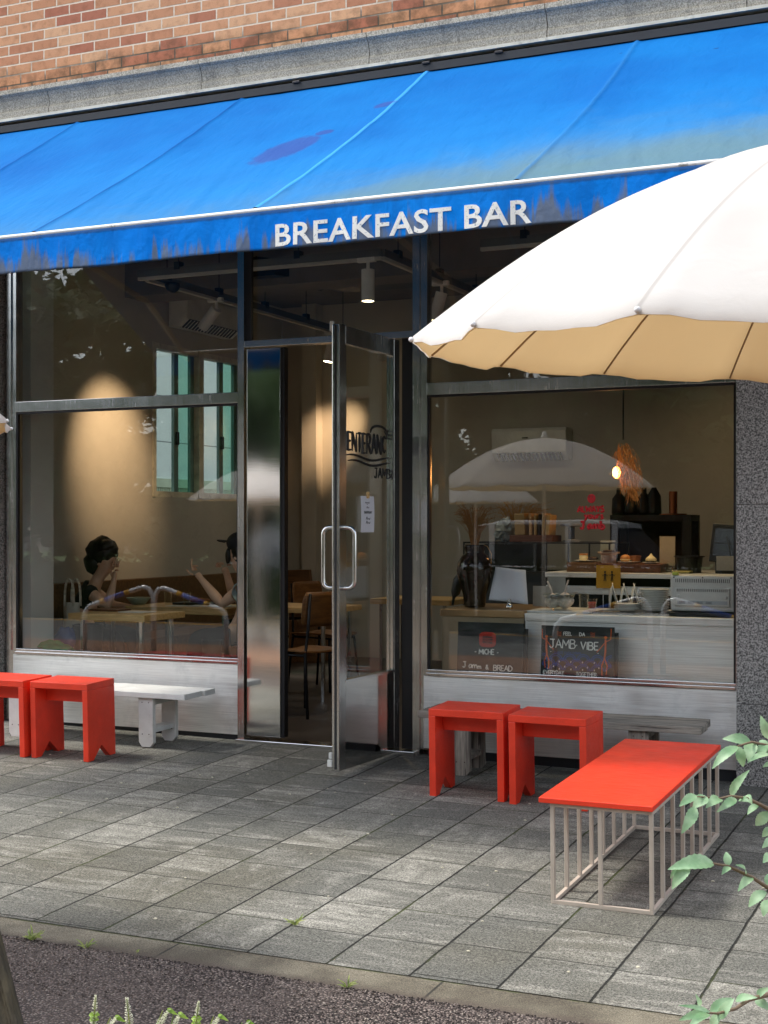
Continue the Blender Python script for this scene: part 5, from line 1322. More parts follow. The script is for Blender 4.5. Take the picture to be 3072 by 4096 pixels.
jr = MB(); rr = random.Random(4)
def rrect(cx, cz, w_, h_, n=28): return [(cx + w_ * math.copysign(abs(math.cos(a)) ** .5, math.cos(a)), cz + h_ * math.copysign(abs(math.sin(a)) ** .5, math.sin(a))) for a in [i / n * 6.283 for i in range(n + 1)]]
for i in range(4): jr.tube([(x, -.0014, z) for x, z in rrect(Wb * .46, .295, .050 - i * .005, .042 - i * .004)], .0028, 5)
for i in range(9): z = .265 + i * .0075; jr.tube([(Wb * .46 - .042, -.001, z), (Wb * .46 + .042, -.001, z + rr.uniform(-.004, .004))], .0026, 5)
jr.build('jar_drawing', 'chalk_red', g)
jl = MB()
for zz in (.28, .295, .31): jl.tube([(Wb * .46 - .03, -.0052, zz), (Wb * .46, -.0054, zz + .003), (Wb * .46 + .03, -.0052, zz - .002)], .0014, 5)
jl.build('jar_lines', 'black_paint', g)
g, Wb = board('chalkboard with orange figures and blue waves reading JAMB VIBE', 2165, 2457, 2500, .11, .40)
ck = MB(); write(ck, 'FEEL', bpl(Wb * .31, .345), .020, .0023, .14); write(ck, 'DA', bpl(Wb * .53, .345), .020, .0023, .2); write(ck, 'JAMB', bpl(Wb * .12, .272), .050, .0034, .12); write(ck, '.', bpl(Wb * .49, .27), .05, .0034); write(ck, 'VIBE', bpl(Wb * .55, .268), .044, .0034, .14)
xx = write(ck, '.EVERYDAY', bpl(Wb * .03, .122), .021, .0024, .13); write(ck, '.TOGETHER.', bpl(Wb * .48, .118), .021, .0024, .13)
write(ck, '-', bpl(Wb * .13, .240), .022, .0022); write(ck, '-', bpl(Wb * .78, .240), .022, .0022)
for i in range(5): ck.tube([(Wb * (.26 + .16 * i) , -.0016, .200), (Wb * (.255 + .16 * i), -.0016, .191)], .0027, 5)
for i in range(5): ck.tube([(Wb * (.18 + .155 * i), -.0016, .172), (Wb * (.18 + .155 * i), -.0016, .163)], .0027, 5)
for i in range(6): ck.tube([(Wb * (.1 + .16 * i), -.0016, .158), (Wb * (.1 + .16 * i), -.0016, .149)], .0027, 5)
ck.build('chalk_writing', 'chalk_white', g)
bl = MB()
for row in range(3):
    for i in range(-1, 6):
        cx = Wb * (.02 + .19 * i + .095 * (row % 2)); cz = .218 - .028 * row
        for rad_ in (.036, .026):
            arc = [(cx + rad_ * 1.05 * math.cos(q), cz - .014 + rad_ * math.sin(q)) for q in [j / 10 * math.pi for j in range(11)]]
            arc = [q for q in arc if .006 < q[0] < Wb - .006]
            if len(arc) > 2: bl.tube([(x, -.0013, z) for x, z in arc], .0020, 4)
write(bl, 'DANCE EASY DOWN', bpl(Wb * .19, .240), .013, .0008, .2)
bl.build('wave_drawing', 'chalk_blue', g)
og = MB()
def fig(x, z, s, mir):
    z += .006
    L = lambda pts, r: og.tube([(x + mir * p[0] * s, -.0018, z + p[1] * s) for p in pts], r, 5)
    og.ball((x, -.001, z + .1 * s), (.0065 * s * 8 * .12 + .003, .0015, .008), 10, 6)
    L([(0, .09), (0, .02), (.005, -.02)], .0058); L([(0, .075), (-.03, .09), (-.032, .15)], .0028); L([(0, .075), (.028, .04), (.05, .015)], .0028)
    L([(.003, -.02), (-.012, -.06), (-.006, -.11)], .0036); L([(.005, -.02), (.02, -.06), (.018, -.115)], .0036)
fig(Wb * .075, .245, .85, 1); fig(Wb * .885, .235, 1.0, -1)
for xx in (.22, .68):
    for dz in (0, .009, .018): og.tube([(Wb * (xx + .012 * j), -.0016, .345 + dz + .003 * math.sin(j * 1.5)) for j in range(6)], .0014, 4)
og.build('figure_drawing', 'chalk_orange', g)

# oven
a = P(2680, 2470, .36); b = P(2943, 2482, .36); OZ0 = ZC + .028; OW = b.x - a.x; OH = .205
ov = thing('toaster_oven', 'white toaster oven seen from its vented back beside the plates', 'oven', (a.x, .36, OZ0))
MB().bevbox((0, 0, 0), (OW, .28, OH), .014).build('casing', 'white_plastic', ov)
MB().bevbox((.028, -.010, .03), (OW - .032, -.0005, OH - .07), .005).build('back_panel', 'white_plastic', ov)
sl = MB()
for i in range(29): x = .032 + (OW - .07) * i / 28; sl.box((x, -.0012, OH - .040), (x + .0036, -.0002, OH - .020))
for i in range(27): x = .042 + (OW - .09) * i / 26; sl.box((x, -.0116, OH - .092), (x + .0034, -.0105, OH - .076))
sl.build('vent_slots', 'black_plastic', ov)
sc_ = MB()
for x, z in ((.022, OH - .012), (OW / 2, OH - .012), (OW - .026, OH - .012)): sc_.ball((x, -.0005, z), (.004, .002, .004), 10, 6)
sc_.build('screws', 'dark_metal', ov)
for x in (.05, OW - .055): MB().lathe([(.0, .0), (.011, 0), (.009, .006), (0, .006)], seg=18, M=Matrix.Translation((x, -.0105, .085)) @ Matrix.Rotation(R(90), 4, 'X')).build('spacer_knob', 'white_plastic', ov)
MB().box((.045, -.0118, .042), (OW - .045, -.0105, .062)).build('rating_label', mat('grey_label', S(190, 196, 200), .5), ov)
lt = MB()
for r_ in range(3):
    for s_ in range(4): lt.box((.055 + s_ * .05, -.0126, .046 + r_ * .005), (.055 + s_ * .05 + .035, -.0119, .0475 + r_ * .005))
lt.build('fine_print', 'dark_metal', ov)
MB().bevbox((-.02, -.04, -.026), (OW + .02, .30, -.004), .004).build('base_tray', 'black_plastic', ov)
MB().bevbox((.012, .0, OH + .0005), (.045, .03, OH + .018), .002).build('clip', mat('lime', S(196, 206, 90), .5), ov)
# plates
cer = mat('ceramic', S(226, 226, 218), .25)
pl = MB().lathe([(0, 0), (.045, 0), (.05, .004), (.082, .012), (.084, .0145), (.08, .0150), (.048, .0075), (0, .0065)], seg=36)
def plate_stack(label, u, Y, n, sc, z0, grp):
    q = P(u, 2450, Y)
    for i in range(n):
        if not hasattr(plate_stack, 'me'): ob = pl.build('plate', cer, None, smooth=True); plate_stack.me = ob.data
        else: ob = bpy.data.objects.new('plate', plate_stack.me); C.objects.link(ob)
        ob.location = (q.x + .0012 * math.sin(i * 2.1), Y, z0 + i * .0092 * sc); ob.scale = (sc, sc, sc); tag(ob, label, 'plate', grp)
plate_stack('white plate in the tall stack beside the oven', 2616, .42, 13, 1.05, ZC + .018, 'plates in the tall stack')
plate_stack('white plate in the low stack in front of the rack', 2508, .36, 5, .92, ZC + .018, 'plates in the low stack')
tr_ = flat('steel_tray', 'thin steel tray under the plates and rack', 'tray', 2366, 2676, .30, .32, ZC + .001, .014, 'tube_steel')
tr2 = flat('steel_tray', 'thin white tray under the glass bowl', 'tray', 2104, 2358, .30, .30, ZC + .001, .012, 'white_metal')
rk = thing('plate_rack', 'white wire rack holding upright plates', 'rack', (P(2420, 2450, .5).x, .46, ZC + .016)); rw = P(2556, 2450, .5).x - P(2420, 2450, .5).x
mb = MB()
for y in (0, .13):
    mb.tube([(0, y, .105), (0, y, .003), (rw, y, .003), (rw, y, .10), (rw + .012, y, .104)], .0028, 6)
for x in [rw * i / 9 for i in range(10)]: mb.tube([(x, 0, .003), (x, .13, .003)], .0022, 6)
mb.build('wire', 'white_metal', rk)
for i, (fx, tl) in enumerate(((.10, .10), (.22, -.28), (.42, .16), (.58, -.36), (.74, .12), (.86, -.30))):
    ob = bpy.data.objects.new('plate', plate_stack.me); C.objects.link(ob); ob.scale = (.92, .92, .92)
    ob.location = (rk.location.x + rw * fx, .525, ZC + .016 + .085); ob.rotation_euler = (0, R(90) + tl, .25)
    tag(ob, 'white plate standing upright in the wire rack', 'plate', 'plates in the wire rack')
# bowl with garlic
q = P(2236, 2440, .42); gb = thing('glass_bowl', 'clear glass bowl holding garlic bulbs on the white tray', 'bowl', (q.x, .42, ZC + .014))
MB().lathe([(0, 0), (.045, 0), (.078, .045), (.096, .092), (.0935, .093), (.074, .046), (.042, .006), (0, .006)], seg=36).build('bowl_body', 'clear_glass', gb, smooth=True)
MB().lathe([(.093, .090), (.0975, .092), (.093, .095), (.0905, .092), (.093, .090)], seg=36).build('bowl_rim', mat('glass_rim', S(150, 160, 156), .2), gb, smooth=True)
gm = mat('garlic_skin', S(214, 200, 186), .6, 0, .25, 40)
for dx, dy, r_, lab, st_ in ((-.038, -.005, .047, 'white garlic bulb with a curved stem, left one in the glass bowl', -.03), (.036, .0, .052, 'larger garlic bulb with a straight stem, right one in the glass bowl', .02)):
    g = thing('garlic_bulb', lab, 'garlic', (q.x + dx, .42 + dy, ZC + .024), 0, 'garlic bulbs in the bowl')
    mb = MB(); n = 32; vs = []; fs = []
    for i in range(13):
        s = i / 12; rad_ = r_ * (math.sin(math.pi * min(1, s * .93 + .06)) ** .75) * (1 - .45 * max(0, s - .55)); 
        for j in range(n): a_ = j / n * 6.283; k_ = 1 + .07 * math.sin(a_ * 7); vs.append((rad_ * k_ * math.cos(a_), rad_ * k_ * math.sin(a_), s * r_ * 1.9))
    for i in range(12):
        for j in range(n): fs.append((i * n + j, i * n + (j + 1) % n, (i + 1) * n + (j + 1) % n, (i + 1) * n + j))
    mb.add(vs, fs).build('bulb', gm, g, smooth=True)
    h = r_ * 1.8; MB().tube([(0, 0, h - .01), (st_ * .3, 0, h + .02), (st_ * .5, 0, h + .04), (st_ * 1.1, 0, h + .075)], [.008, .006, .0055, .005], 8).build('stem', gm, g, smooth=True)
for u, r_, h, lab in ((2335, .031, .095, 'taller clear tumbler behind the reddish one'), ):
    q = P(u, 2440, .5); glass_cup(lab, q.x, .5, ZC + .014, r_, h)
q = P(2368, 2446, .42); g = glass_cup('shorter tumbler of reddish jam beside the plate rack', q.x, .42, ZC + .016, .030, .068); 
MB().lathe([(0, .013), (.021, .013), (.026, .05), (0, .05)], seg=18).build('jam', mat('jam_red', S(176, 66, 44), .3), g, smooth=True)
# vase, paper, bell
q = P(1899, 2425, .52); vz = thing('dark_vase', 'big dark brown glazed vase of dried grass on the counter end', 'vase', (q.x, .52, ZC + .0125))
MB().lathe([(0, 0), (.062, 0), (.066, .01), (.074, .08), (.098, .16), (.113, .225), (.108, .27), (.082, .315), (.060, .333), (.058, .342), (.064, .372), (.064, .385), (.054, .385), (.05, .34), (0, .33)], seg=44).build('vase_body', mat('brown_glaze', (.020, .010, .008), .12, 0, .3, 5), vz, smooth=True)
def grass(parent, c, n, h, spread, m, seed, r=.0013, lean=(0, 0)):
    rr = random.Random(seed); mb = MB(); c = Vector(c)
    for i in range(n):
        a_ = rr.uniform(0, 6.283); s = rr.uniform(.2, 1) ** .6 * spread; hh = h * rr.uniform(.6, 1.05)
        d = Vector((math.cos(a_) * s + lean[0], math.sin(a_) * s * .7 + lean[1], 0))
        pts = [c + Vector((math.cos(a_) * .02, math.sin(a_) * .02, 0)), c + d * .35 + Vector((0, 0, hh * .5)), c + d * .75 + Vector((0, 0, hh * .85)), c + d * 1.15 + Vector((0, 0, hh * (1.0 - .25 * rr.random())))]
        mb.tube(pts, [r, r, r * .9, r * .4], 4)
        if rr.random() < .8:
            for q in range(6):
                b = pts[2].lerp(pts[3], q / 6); mb.tube([b, b + Vector((rr.uniform(-.018, .018), rr.uniform(-.018, .018), .012 + rr.uniform(-.014, .012)))], [r * .9, r * .3], 3)
    return mb.build('dried_grass', m, parent)
dg = mat('dried_grass', S(150, 104, 60), .85, 0, .25, 30); dg2 = mat('golden_grass', S(186, 138, 72), .85, 0, .25, 30)
grass(vz, (0, 0, .37), 150, .27, .13, dg, 1)
cb = MB().tube([(.06, .0, .385), (.09, -.02, .375), (.12, -.03, .33), (.118, -.03, .27)], .002, 5); cb.build('drooping_stalk', dg2, vz)
q0, q1, q2, q3 = P(1955, 2400, .46), P(2116, 2417, .46), P(2104, 2280, .50), P(1978, 2268, .50)
psh = thing('white_paper', 'large white sheet of paper standing between the vase and the cards', 'paper', (q0.x, .46, q0.z))
MB().grid(10, 10, lambda s, t: (q0.lerp(q1, s)).lerp(q3.lerp(q2, s), t) + Vector((0, .02 * math.sin(s * 5 + t), 0))).build('sheet', 'paper', psh, (q0.x, .46, q0.z), smooth=True, solid=.0008)
mat('grey_card', S(170, 168, 160), .8)
def card(label, u0, v0, u1, v1, Y, m='grey_card', lean=.03):
    a = P(u0, v1, Y); b = P(u1, v0, Y); g = MB().bevbox((0, 0, 0), (b.x - a.x, .004, b.z - a.z), .001).build('card', m, None); g.location = a; g.rotation_euler.x = -lean
    return tag(g, label, 'card', 'cards standing on the counters')
card('grey card standing left of the glass bowl', 2131, 2345, 2210, 2425, .60)
card('pale card standing behind the glass bowl', 2189, 2306, 2261, 2395, .72)
card('dim card behind the white cake stand', 2401, 2162, 2461, 2240, 1.6); card('tall tan card standing behind the meringue plate', 2638, 2146, 2700, 2262, 1.5, mat('tan_card', S(176, 156, 130), .8))
q = P(2037, 2425, .42); bl = thing('steel_bell', 'small shiny service bell below the white paper', 'bell', (q.x, .42, ZC + .0125))
MB().lathe([(0, .0), (.022, 0), (.021, .018), (.012, .03), (0, .032)], seg=24).build('bell_body', 'tube_steel', bl, smooth=True)
MB().tube([(-.012 * math.cos(a_) , 0, .032 + .014 + .014 * math.sin(a_)) for a_ in [i / 12 * 6.283 for i in range(13)]], .0022, 6).build('ring', 'tube_steel', bl)
q = P(1822, 2380, .62); ch = thing('hand_grinder', 'dark handle shaped tool leaning at the left of the vase', 'tool', (q.x, .62, ZC + .0125))
MB().tube([(-.02, 0, .0), (-.012, 0, .05), (.0, 0, .08), (.02, 0, .16), (.035, 0, .2)], [.008, .010, .03, .034, .02], 12).build('tool_body', 'black_plastic', ch, smooth=True)

# back counter, display case, pastries
YB2 = 1.15; ZB2 = P(2700, 2296, YB2).z
bc = thing('back_counter', 'steel edged back counter carrying the pastries', 'counter', (-1.5, 1.6, .012)); o = bc.location.copy()
xb0 = P(2180, 2296, YB2).x
MB().bevbox((xb0, YB2, ZB2 - .032), (.5, 2.0, ZB2), .003).build('counter_top', 'counter_steel', bc, o)
MB().bevbox((xb0, YB2 + .02, ZB2 - .14), (.5, YB2 + .05, ZB2 - .085), .003).build('rail', 'counter_steel', bc, o)
for x in (xb0 + .1, P(2665, 2300, YB2).x, .4): MB().box((x, YB2 + .06, .012), (x + .045, YB2 + .105, ZB2 - .0325)).build('leg', 'dark_metal', bc, o)
MB().box((xb0, YB2 + .5, .012), (.5, 2.0, ZB2 - .033)).build('back_panel', 'dark_fascia', bc, o)
YD = 1.45; a = P(1852, 2167, YD); b = P(2440, 2160, YD); zt = a.z
dcs = thing('display_case', 'glass display case with thin black frame behind the vase', 'display case', (a.x, YD, .012)); o = dcs.location.copy()
fb = .010; z0 = ZB2 - .02
fr = MB()
for z in (zt - fb, z0):
    for y in (YD, YD + .5): fr.box((a.x, y, z), (b.x, y + fb, z + fb))
    for x in (a.x, b.x - fb): fr.box((x, YD + fb + .0005, z), (x + fb, YD + .4995, z + fb))
for x in (a.x, P(2182, 2200, YD).x, P(2270, 2200, YD).x, b.x - fb):
    for y in (YD, YD + .5): fr.box((x, y, z0 + fb), (x + fb, y + fb, zt - fb))
fr.build('frame', 'black_plastic', dcs, o)
MB().box((a.x + fb, YD + .003, z0 + fb), (b.x - fb, YD + .007, zt - fb)).build('front_pane', 'clear_glass', dcs, o)
MB().box((a.x + fb, YD + fb, zt - .006), (b.x - fb, YD + .499, zt - .002)).build('top_pane', 'clear_glass', dcs, o)
MB().box((a.x, YD + .02, .012), (b.x, YD + .5, z0 - .001)).build('cabinet', 'dark_fascia', dcs, o)
kb = thing('wooden_block', 'reddish brown wooden block under the row of paper bags', 'block', (P(2042, 2160, YD + .1).x, YD + .08, zt + .0005))
kw = P(2216, 2160, YD).x - P(2042, 2160, YD).x; MB().bevbox((0, 0, 0), (kw, .2, .045), .002).build('block_body', 'walnut', kb)
kraft = mat('kraft_paper', S(176, 146, 100), .85, 0, .12, 20); kdark = mat('dark_paper', S(50, 40, 36), .85)
for i, (f, wd, h, m, lab) in enumerate(((.18, .075, .150, kraft, 'wide kraft paper bag, first in the row on the wooden block'), (.42, .02, .15, mat('tan_paper', S(196, 160, 120), .85), 'thin tan paper bag, second in the row on the block'), (.53, .018, .142, kraft, 'thin kraft bag, third in the row on the block'), (.62, .014, .145, kdark, 'dark brown paper bag in the row on the block'), (.71, .022, .15, mat('pale_kraft', S(160, 130, 92), .85), 'pale kraft bag, fifth in the row on the block'), (.81, .03, .14, kraft, 'kraft paper bag at the right end of the row on the block'))):
    g = MB().bevbox((-wd / 2, 0, 0), (wd / 2, .15, h), .006).build('paper_bag', m, None); g.location = (kb.location.x + kw * (f + .04), YD + .10, zt + .046); g.rotation_euler = (0, .02 * (i - 2), 0); tag(g, lab, 'paper bag', 'paper bags on the wooden block')
gw = thing('grass_bunch', 'golden dried grass bunch behind the display case', 'dried grass', (P(2060, 2120, 2.1).x, 2.12, zt - .02)); grass(gw, (0, 0, .02), 170, .30, .22, dg2, 5, .0012, (.06, 0)); MB().lathe([(0, 0), (.05, 0), (.04, .06), (.045, .09), (0, .09)]).build('pot', 'dark_metal', gw); MB().box((-.2, -.12, -1.2), (.2, .12, -.001)).build('pedestal', 'dark_fascia', gw)
cpb = thing('clear_bag', 'crumpled clear plastic bag on the display case', 'bag', (P(2020, 2150, YD + .2).x, YD + .22, zt + .0005)); MB().ball((0, 0, .075), (.075, .06, .085), 22, 14, None, .55, 16).build('bag_body', mat('clear_plastic', S(150, 158, 156), .18, 0, .3, 20), cpb, smooth=False)
cs = thing('grey_stand', 'grey cake stand with a flat top right of the paper bags', 'stand', (P(2286, 2150, YD + .2).x, YD + .2, zt + .0005)); MB().lathe([(0, 0), (.06, 0), (.06, .012), (.022, .02), (.022, .105), (.078, .11), (.078, .125), (0, .125)], seg=30).build('stand_body', mat('grey_enamel', S(120, 124, 134), .4), cs)
# shelf frame behind
YS = 2.4
sf = thing('black_shelf', 'black metal shelf frame behind the pastry counter', 'shelf', (P(2440, 2080, YS).x, YS, .012)); o = sf.location.copy(); a = P(2440, 2060, YS); b = P(2762, 2060, YS)
mb = MB(); mb.box((a.x, YS, a.z - .045), (b.x, YS + .3, a.z))
for x in (a.x, b.x - .06): mb.box((x, YS, .012), (x + .06, YS + .05, a.z - .0455)); mb.box((x, YS + .25, .012), (x + .06, YS + .3, a.z - .0455))
mb.build('frame', 'dark_metal', sf, o)
MB().box((a.x + .001, YS + .301, .5), (b.x - .001, YS + .32, a.z)).build('back_board', mat('dim_board', S(74, 64, 54), .8), sf, o)
for i, u in enumerate((2480, 2530, 2580, 2620)):
    q = P(u, 2050, YS + .15); g = MB().lathe([(0, 0), (.05, 0), (.055, .02), (.05, .12 + .02 * (i % 2)), (.02, .16 + .03 * (i % 2)), (.018, .2), (0, .2)], seg=18).build('dark_bottle', 'black_plastic', None, smooth=True); g.location = (q.x, YS + .12, a.z + .0005); tag(g, 'dark bottle standing on the black shelf frame', 'bottle', 'dark bottles on the black shelf')
q = P(2690, 2050, YS + .1)
g = MB().lathe([(0, 0), (.10, 0), (.10, .008), (.03, .012), (.03, .17), (.027, .17), (.027, .012), (0, .012)], seg=24).build('glass_holder', mat('copper', S(190, 120, 80), .3, .8), None, smooth=False); g.location = (q.x, YS + .12, a.z + .0005); tag(g, 'tall copper rimmed glass holder at the right end of the black shelf', 'holder')
# wooden risers, poster, pastries
def wb(label, u0, u1, v0, v1, Y, d, m): 
    a = P(u0, v1, Y); b = P(u1, v0, Y); g = MB().bevbox((0, 0, 0), (b.x - a.x, d, max(.02, b.z - ZB2)), .003).build('wooden_riser', m, None); g.location = (a.x, Y, ZB2 + .0005); tag(g, label, 'riser', 'wooden risers under pastries'); return g, ZB2 + .0005 + max(.02, b.z - ZB2)
r1, rz1 = wb('darker stacked wooden riser on the left of the back counter', 2266, 2384, 2252, 2296, YB2 + .12, .3, 'oak_dark')
r2, rz2 = wb('reddish wooden riser holding the buns', 2386, 2642, 2258, 2290, YB2 + .12, .32, 'walnut')
po = thing('yellow_poster', 'yellow poster with two dark standing figures', 'poster', P(2385, 2352, YB2 - .02)); o = po.location.copy(); a = P(2385, 2352, YB2 - .02); b = P(2482, 2262, YB2 - .02)
MB().box((a.x, a.y, a.z), (b.x, a.y + .003, b.z)).build('sheet', mat('yellow_paper', S(206, 156, 50), .8), po, o)
fg = MB()
for u in (2420, 2448):
    h_ = P(u, 2284, a.y).z; fg.ball(P(u, 2288, a.y) + Vector((0, -.001, 0)), (.006, .001, .007), 10, 6); fg.tube([P(u, 2296, a.y), P(u, 2312, a.y)], .0055, 6)
    for s in (-1, 1): fg.tube([P(u, 2294, a.y), P(u + s * 9, 2304, a.y), P(u + s * 12, 2298, a.y)], .0018, 5); fg.tube([P(u + s * 2, 2312, a.y), P(u + s * 4, 2324, a.y)], .0028, 5)
fg.build('figures', 'black_paint', po, o)
bun = mat('bun_crust', S(196, 130, 66), .5, 0, .25, 30); pie = mat('pie_crust', S(160, 98, 48), .7, 0, .3, 40); mer = mat('meringue', S(232, 210, 160), .6, 0, .12, 20); choc = mat('dark_cake', S(50, 30, 22), .6, 0, .3, 40); stone = mat('stoneware', S(176, 160, 130), .5)
def dish(label, u, Y, z, r):
    ob = bpy.data.objects.new('plate', plate_stack.me); C.objects.link(ob); q = P(u, 2250, Y); ob.location = (q.x, Y, z); s = r / .084; ob.scale = (s, s, s); tag(ob, label, 'plate', 'serving plates'); return q.x
YP = YB2 + .24
x = dish('serving plate with layered cake on the darker riser', 2346, YP, rz1 + .0005, .085)
def food(name, label, cat, mb, m, loc, extra=None):
    g = thing(name, label, cat, loc); mb.build('crust', m, g, smooth=True)
    if extra: extra[0].build(extra[2], extra[1], g, smooth=True)
    return g
food('layer_cake', 'pale layered cake piece on the left serving plate', 'cake', MB().bevbox((-.026, -.02, .0), (.026, .02, .036), .006), mer, (x - .02, YP, rz1 + .012), (MB().bevbox((-.027, -.021, .0365), (.027, .021, .045), .004), bun, 'top_layer'))
food('chocolate_cake', 'dark chocolate cake beside the layered cake', 'cake', MB().ball((0, 0, .012), (.035, .025, .014), 18, 10, None, .3, 14), choc, (x + .045, YP, rz1 + .012))
qx = P(2435, 2250, YP).x; st_ = thing('cake_stand', 'pale pedestal cake stand in the middle of the pastries', 'cake stand', (qx, YP, rz2 + .0005)); MB().lathe([(0, 0), (.048, 0), (.05, .055), (.072, .066), (.074, .074), (.07, .074), (.048, .066), (0, .064)], seg=30).build('stand_body', mat('pale_pink', S(216, 186, 160), .5), st_, smooth=False)
food('dark_tart', 'dark seeded tart on the pedestal stand', 'tart', MB().ball((0, 0, .008), (.05, .04, .012), 18, 10, None, .5, 18), choc, (qx, YP, rz2 + .068))
x = dish('serving plate with bun and pie', 2515, YP, rz2 + .0005, .078); x2 = dish('serving plate with the meringue', 2604, YP, rz2 + .0005, .058)
food('burger_bun', 'round golden bun on the serving plate', 'bun', MB().ball((0, 0, .022), (.034, .034, .026), 22, 12, None, .05), bun, (x - .022, YP, rz2 + .011), (MB().lathe([(.0, .012), (.036, .012), (.037, .018), (0, .018)], seg=24), mer, 'filling'))
food('small_pie', 'brown crimped pie beside the bun', 'pie', MB().lathe([(0, 0), (.026, 0), (.036, .036), (.038, .040), (.030, .038), (0, .034)], seg=24), pie, (x + .046, YP + .0, rz2 + .011))
food('meringue', 'pointed cream meringue on its own plate', 'meringue', MB().lathe([(0, .008), (.034, .009), (.036, .02), (.026, .032), (.012, .042), (.004, .055), (0, .058)], seg=24), mer, (x2, YP, rz2 + .010), (MB().lathe([(0, 0), (.032, 0), (.033, .0075), (0, .0075)], seg=24), choc, 'dark_base'))
pt_ = thing('dark_pot', 'dark rectangular pot beside the tan card', 'pot', (P(2768, 2290, 1.5).x, 1.42, ZB2 + .0005)); MB().lathe([(0, 0), (.075, 0), (.085, .10), (.098, .102), (.098, .108), (.08, .108), (.07, .01), (0, .01)], seg=30).build('pot_body', mat('dark_steel', (.05, .05, .048), .35, .7), pt_)
jr_ = glass_cup('small glass jar between the meringue and the dark pot', P(2680, 2290, 1.4).x, 1.4, ZB2 + .0005, .036, .06)
bk = flat('note_block', 'yellowish note block lying on the back counter edge', 'note block', 2694, 2758, 1.22, .1, ZB2 + .0005, .015, mat('note_paper', S(176, 166, 100), .8))
pz = thing('pos_terminal', 'black tablet till on a stand at the right edge of the window', 'till', (P(2890, 2280, 1.3).x, 1.3, ZB2 + .0005)); pw = .085
Mt = Matrix.Translation((0, 0, .07)) @ Matrix.Rotation(-.16, 4, 'X') @ Matrix.Rotation(.08, 4, 'Y')
MB().bevbox((-pw, -.01, 0), (pw + .05, .01, .245), .004, Mt).build('tablet', 'black_plastic', pz)
MB().box((-pw + .02, -.0112, .035), (pw + .03, -.0104, .215), Mt).build('screen', mat('dim_screen', S(60, 66, 78), .15), pz)
MB().box((-pw + .02, -.0122, .12), (pw + .03, -.0113, .124), Mt).build('screen_line', 'black_plastic', pz)
MB().bevbox((-.05, .02, 0), (.07, .10, .075), .004).build('stand_foot', 'black_plastic', pz)
MB().tube([(.03, -.03, .24), (.055, -.05, .15), (.06, -.03, .05), (.06, .0, .004)], .003, 6).build('cable', 'rubber', pz)
card('small grey card propped against the till', 2865, 2225, 2943, 2282, 1.2)
# hanging lamp wrapped in dried flowers
YH = 1.7; q = P(2493, 1760, YH)
pn = thing('dried_flower_lamp', 'hanging lamp glowing orange inside a bunch of dried flowers', 'lamp', (q.x, YH, q.z)); 
MB().tube([(0, 0, 3.6 - q.z), (0, 0, 0)], .006, 8).build('cord', 'rubber', pn)
lz = P(2470, 1890, YH).z - q.z; lx = P(2466, 1890, YH).x - q.x
MB().ball((lx, 0, lz), (.028, .028, .04), 16, 10).build('bulb', emis('bulb_glow', (1, .36, .06), 5), pn, smooth=True)
rr = random.Random(9); mb = MB()
for i in range(420):
    s = rr.random(); z = -.02 - s * .36; r_ = .03 + .065 * math.sin(math.pi * min(1, s * 1.1)) ; a_ = rr.uniform(0, 6.28)
    c = Vector((math.cos(a_) * r_ * rr.uniform(.3, 1) + .07 * s, math.sin(a_) * r_ * rr.uniform(.3, 1), z))
    mb.tube([c, c + Vector((rr.uniform(-.03, .04), rr.uniform(-.03, .03), -rr.uniform(.03, .09)))], [.0022, .0008], 3)
mb.build('dried_flowers', dg, pn)
L = bpy.data.lights.new('bulb_lamp', 'POINT'); L.energy = .7; L.color = (1, .42, .12); L.shadow_soft_size = .03; ob = bpy.data.objects.new('bulb_lamp', L); C.objects.link(ob); ob.parent = pn; ob.location = (lx - .01, -.05, lz)
# ------------------------------------------------------------------ the street behind the camera (mirrored in glass and steel)
leaf_mat('tree_leaf', (.030, .056, .022), (.075, .125, .05), .2, 4, .1); mat('bark', S(84, 70, 56), .9, 0, .3, 8)
def tree_mesh(seed, H, Rr, n):
    rr = random.Random(seed); tr = MB(); cr = MB()
    tr.tube([(0, 0, 0), (.05, 0, H * .2), (-.04, .06, H * .42), (.03, 0, H * .72)], [.19, .15, .11, .04], 10)
    cl = []
    for i in range(46):
        a = rr.uniform(0, 6.283); z = H * rr.uniform(.16, 1.0); k_ = math.sin(math.pi * min(1, (z / H - .05) * .96)) ** .6
        r = Rr * k_ * rr.uniform(.15, 1); c = Vector((math.cos(a) * r, math.sin(a) * r, z)); cl.append((c, rr.uniform(.5, 1.0) * Rr * .38))
        if i < 12: tr.tube([(0, 0, max(H * .15, z * .6)), c * .6 + Vector((0, 0, z * .32)), c], [.06, .035, .012], 6)
    for c, r in cl:
        for i in range(n // 46):
            d = Vector((rr.gauss(0, 1), rr.gauss(0, 1), rr.gauss(0, .8))).normalized() * r * rr.uniform(.35, 1.05); p = c + d; s = rr.uniform(.10, .21)
            u = Vector((rr.gauss(0, 1), rr.gauss(0, 1), rr.gauss(0, 1))).normalized(); v = u.orthogonal().normalized()
            cr.add([p - u * s, p + v * s * .5, p + u * s, p - v * s * .5], [(0, 1, 2, 3)])
    for c, r in cl:
        for i in range(16):
            d = Vector((rr.gauss(0, 1), rr.gauss(0, 1), rr.gauss(0, .8))).normalized() * r * rr.uniform(0, .6); p = c + d; s = rr.uniform(.28, .5)
            u = Vector((rr.gauss(0, 1), rr.gauss(0, 1), rr.gauss(0, 1))).normalized(); v = u.orthogonal().normalized()
            cr.add([p - u * s, p + v * s * .8, p + u * s, p - v * s * .8], [(0, 1, 2, 3)])
    return tr, cr
protos = []
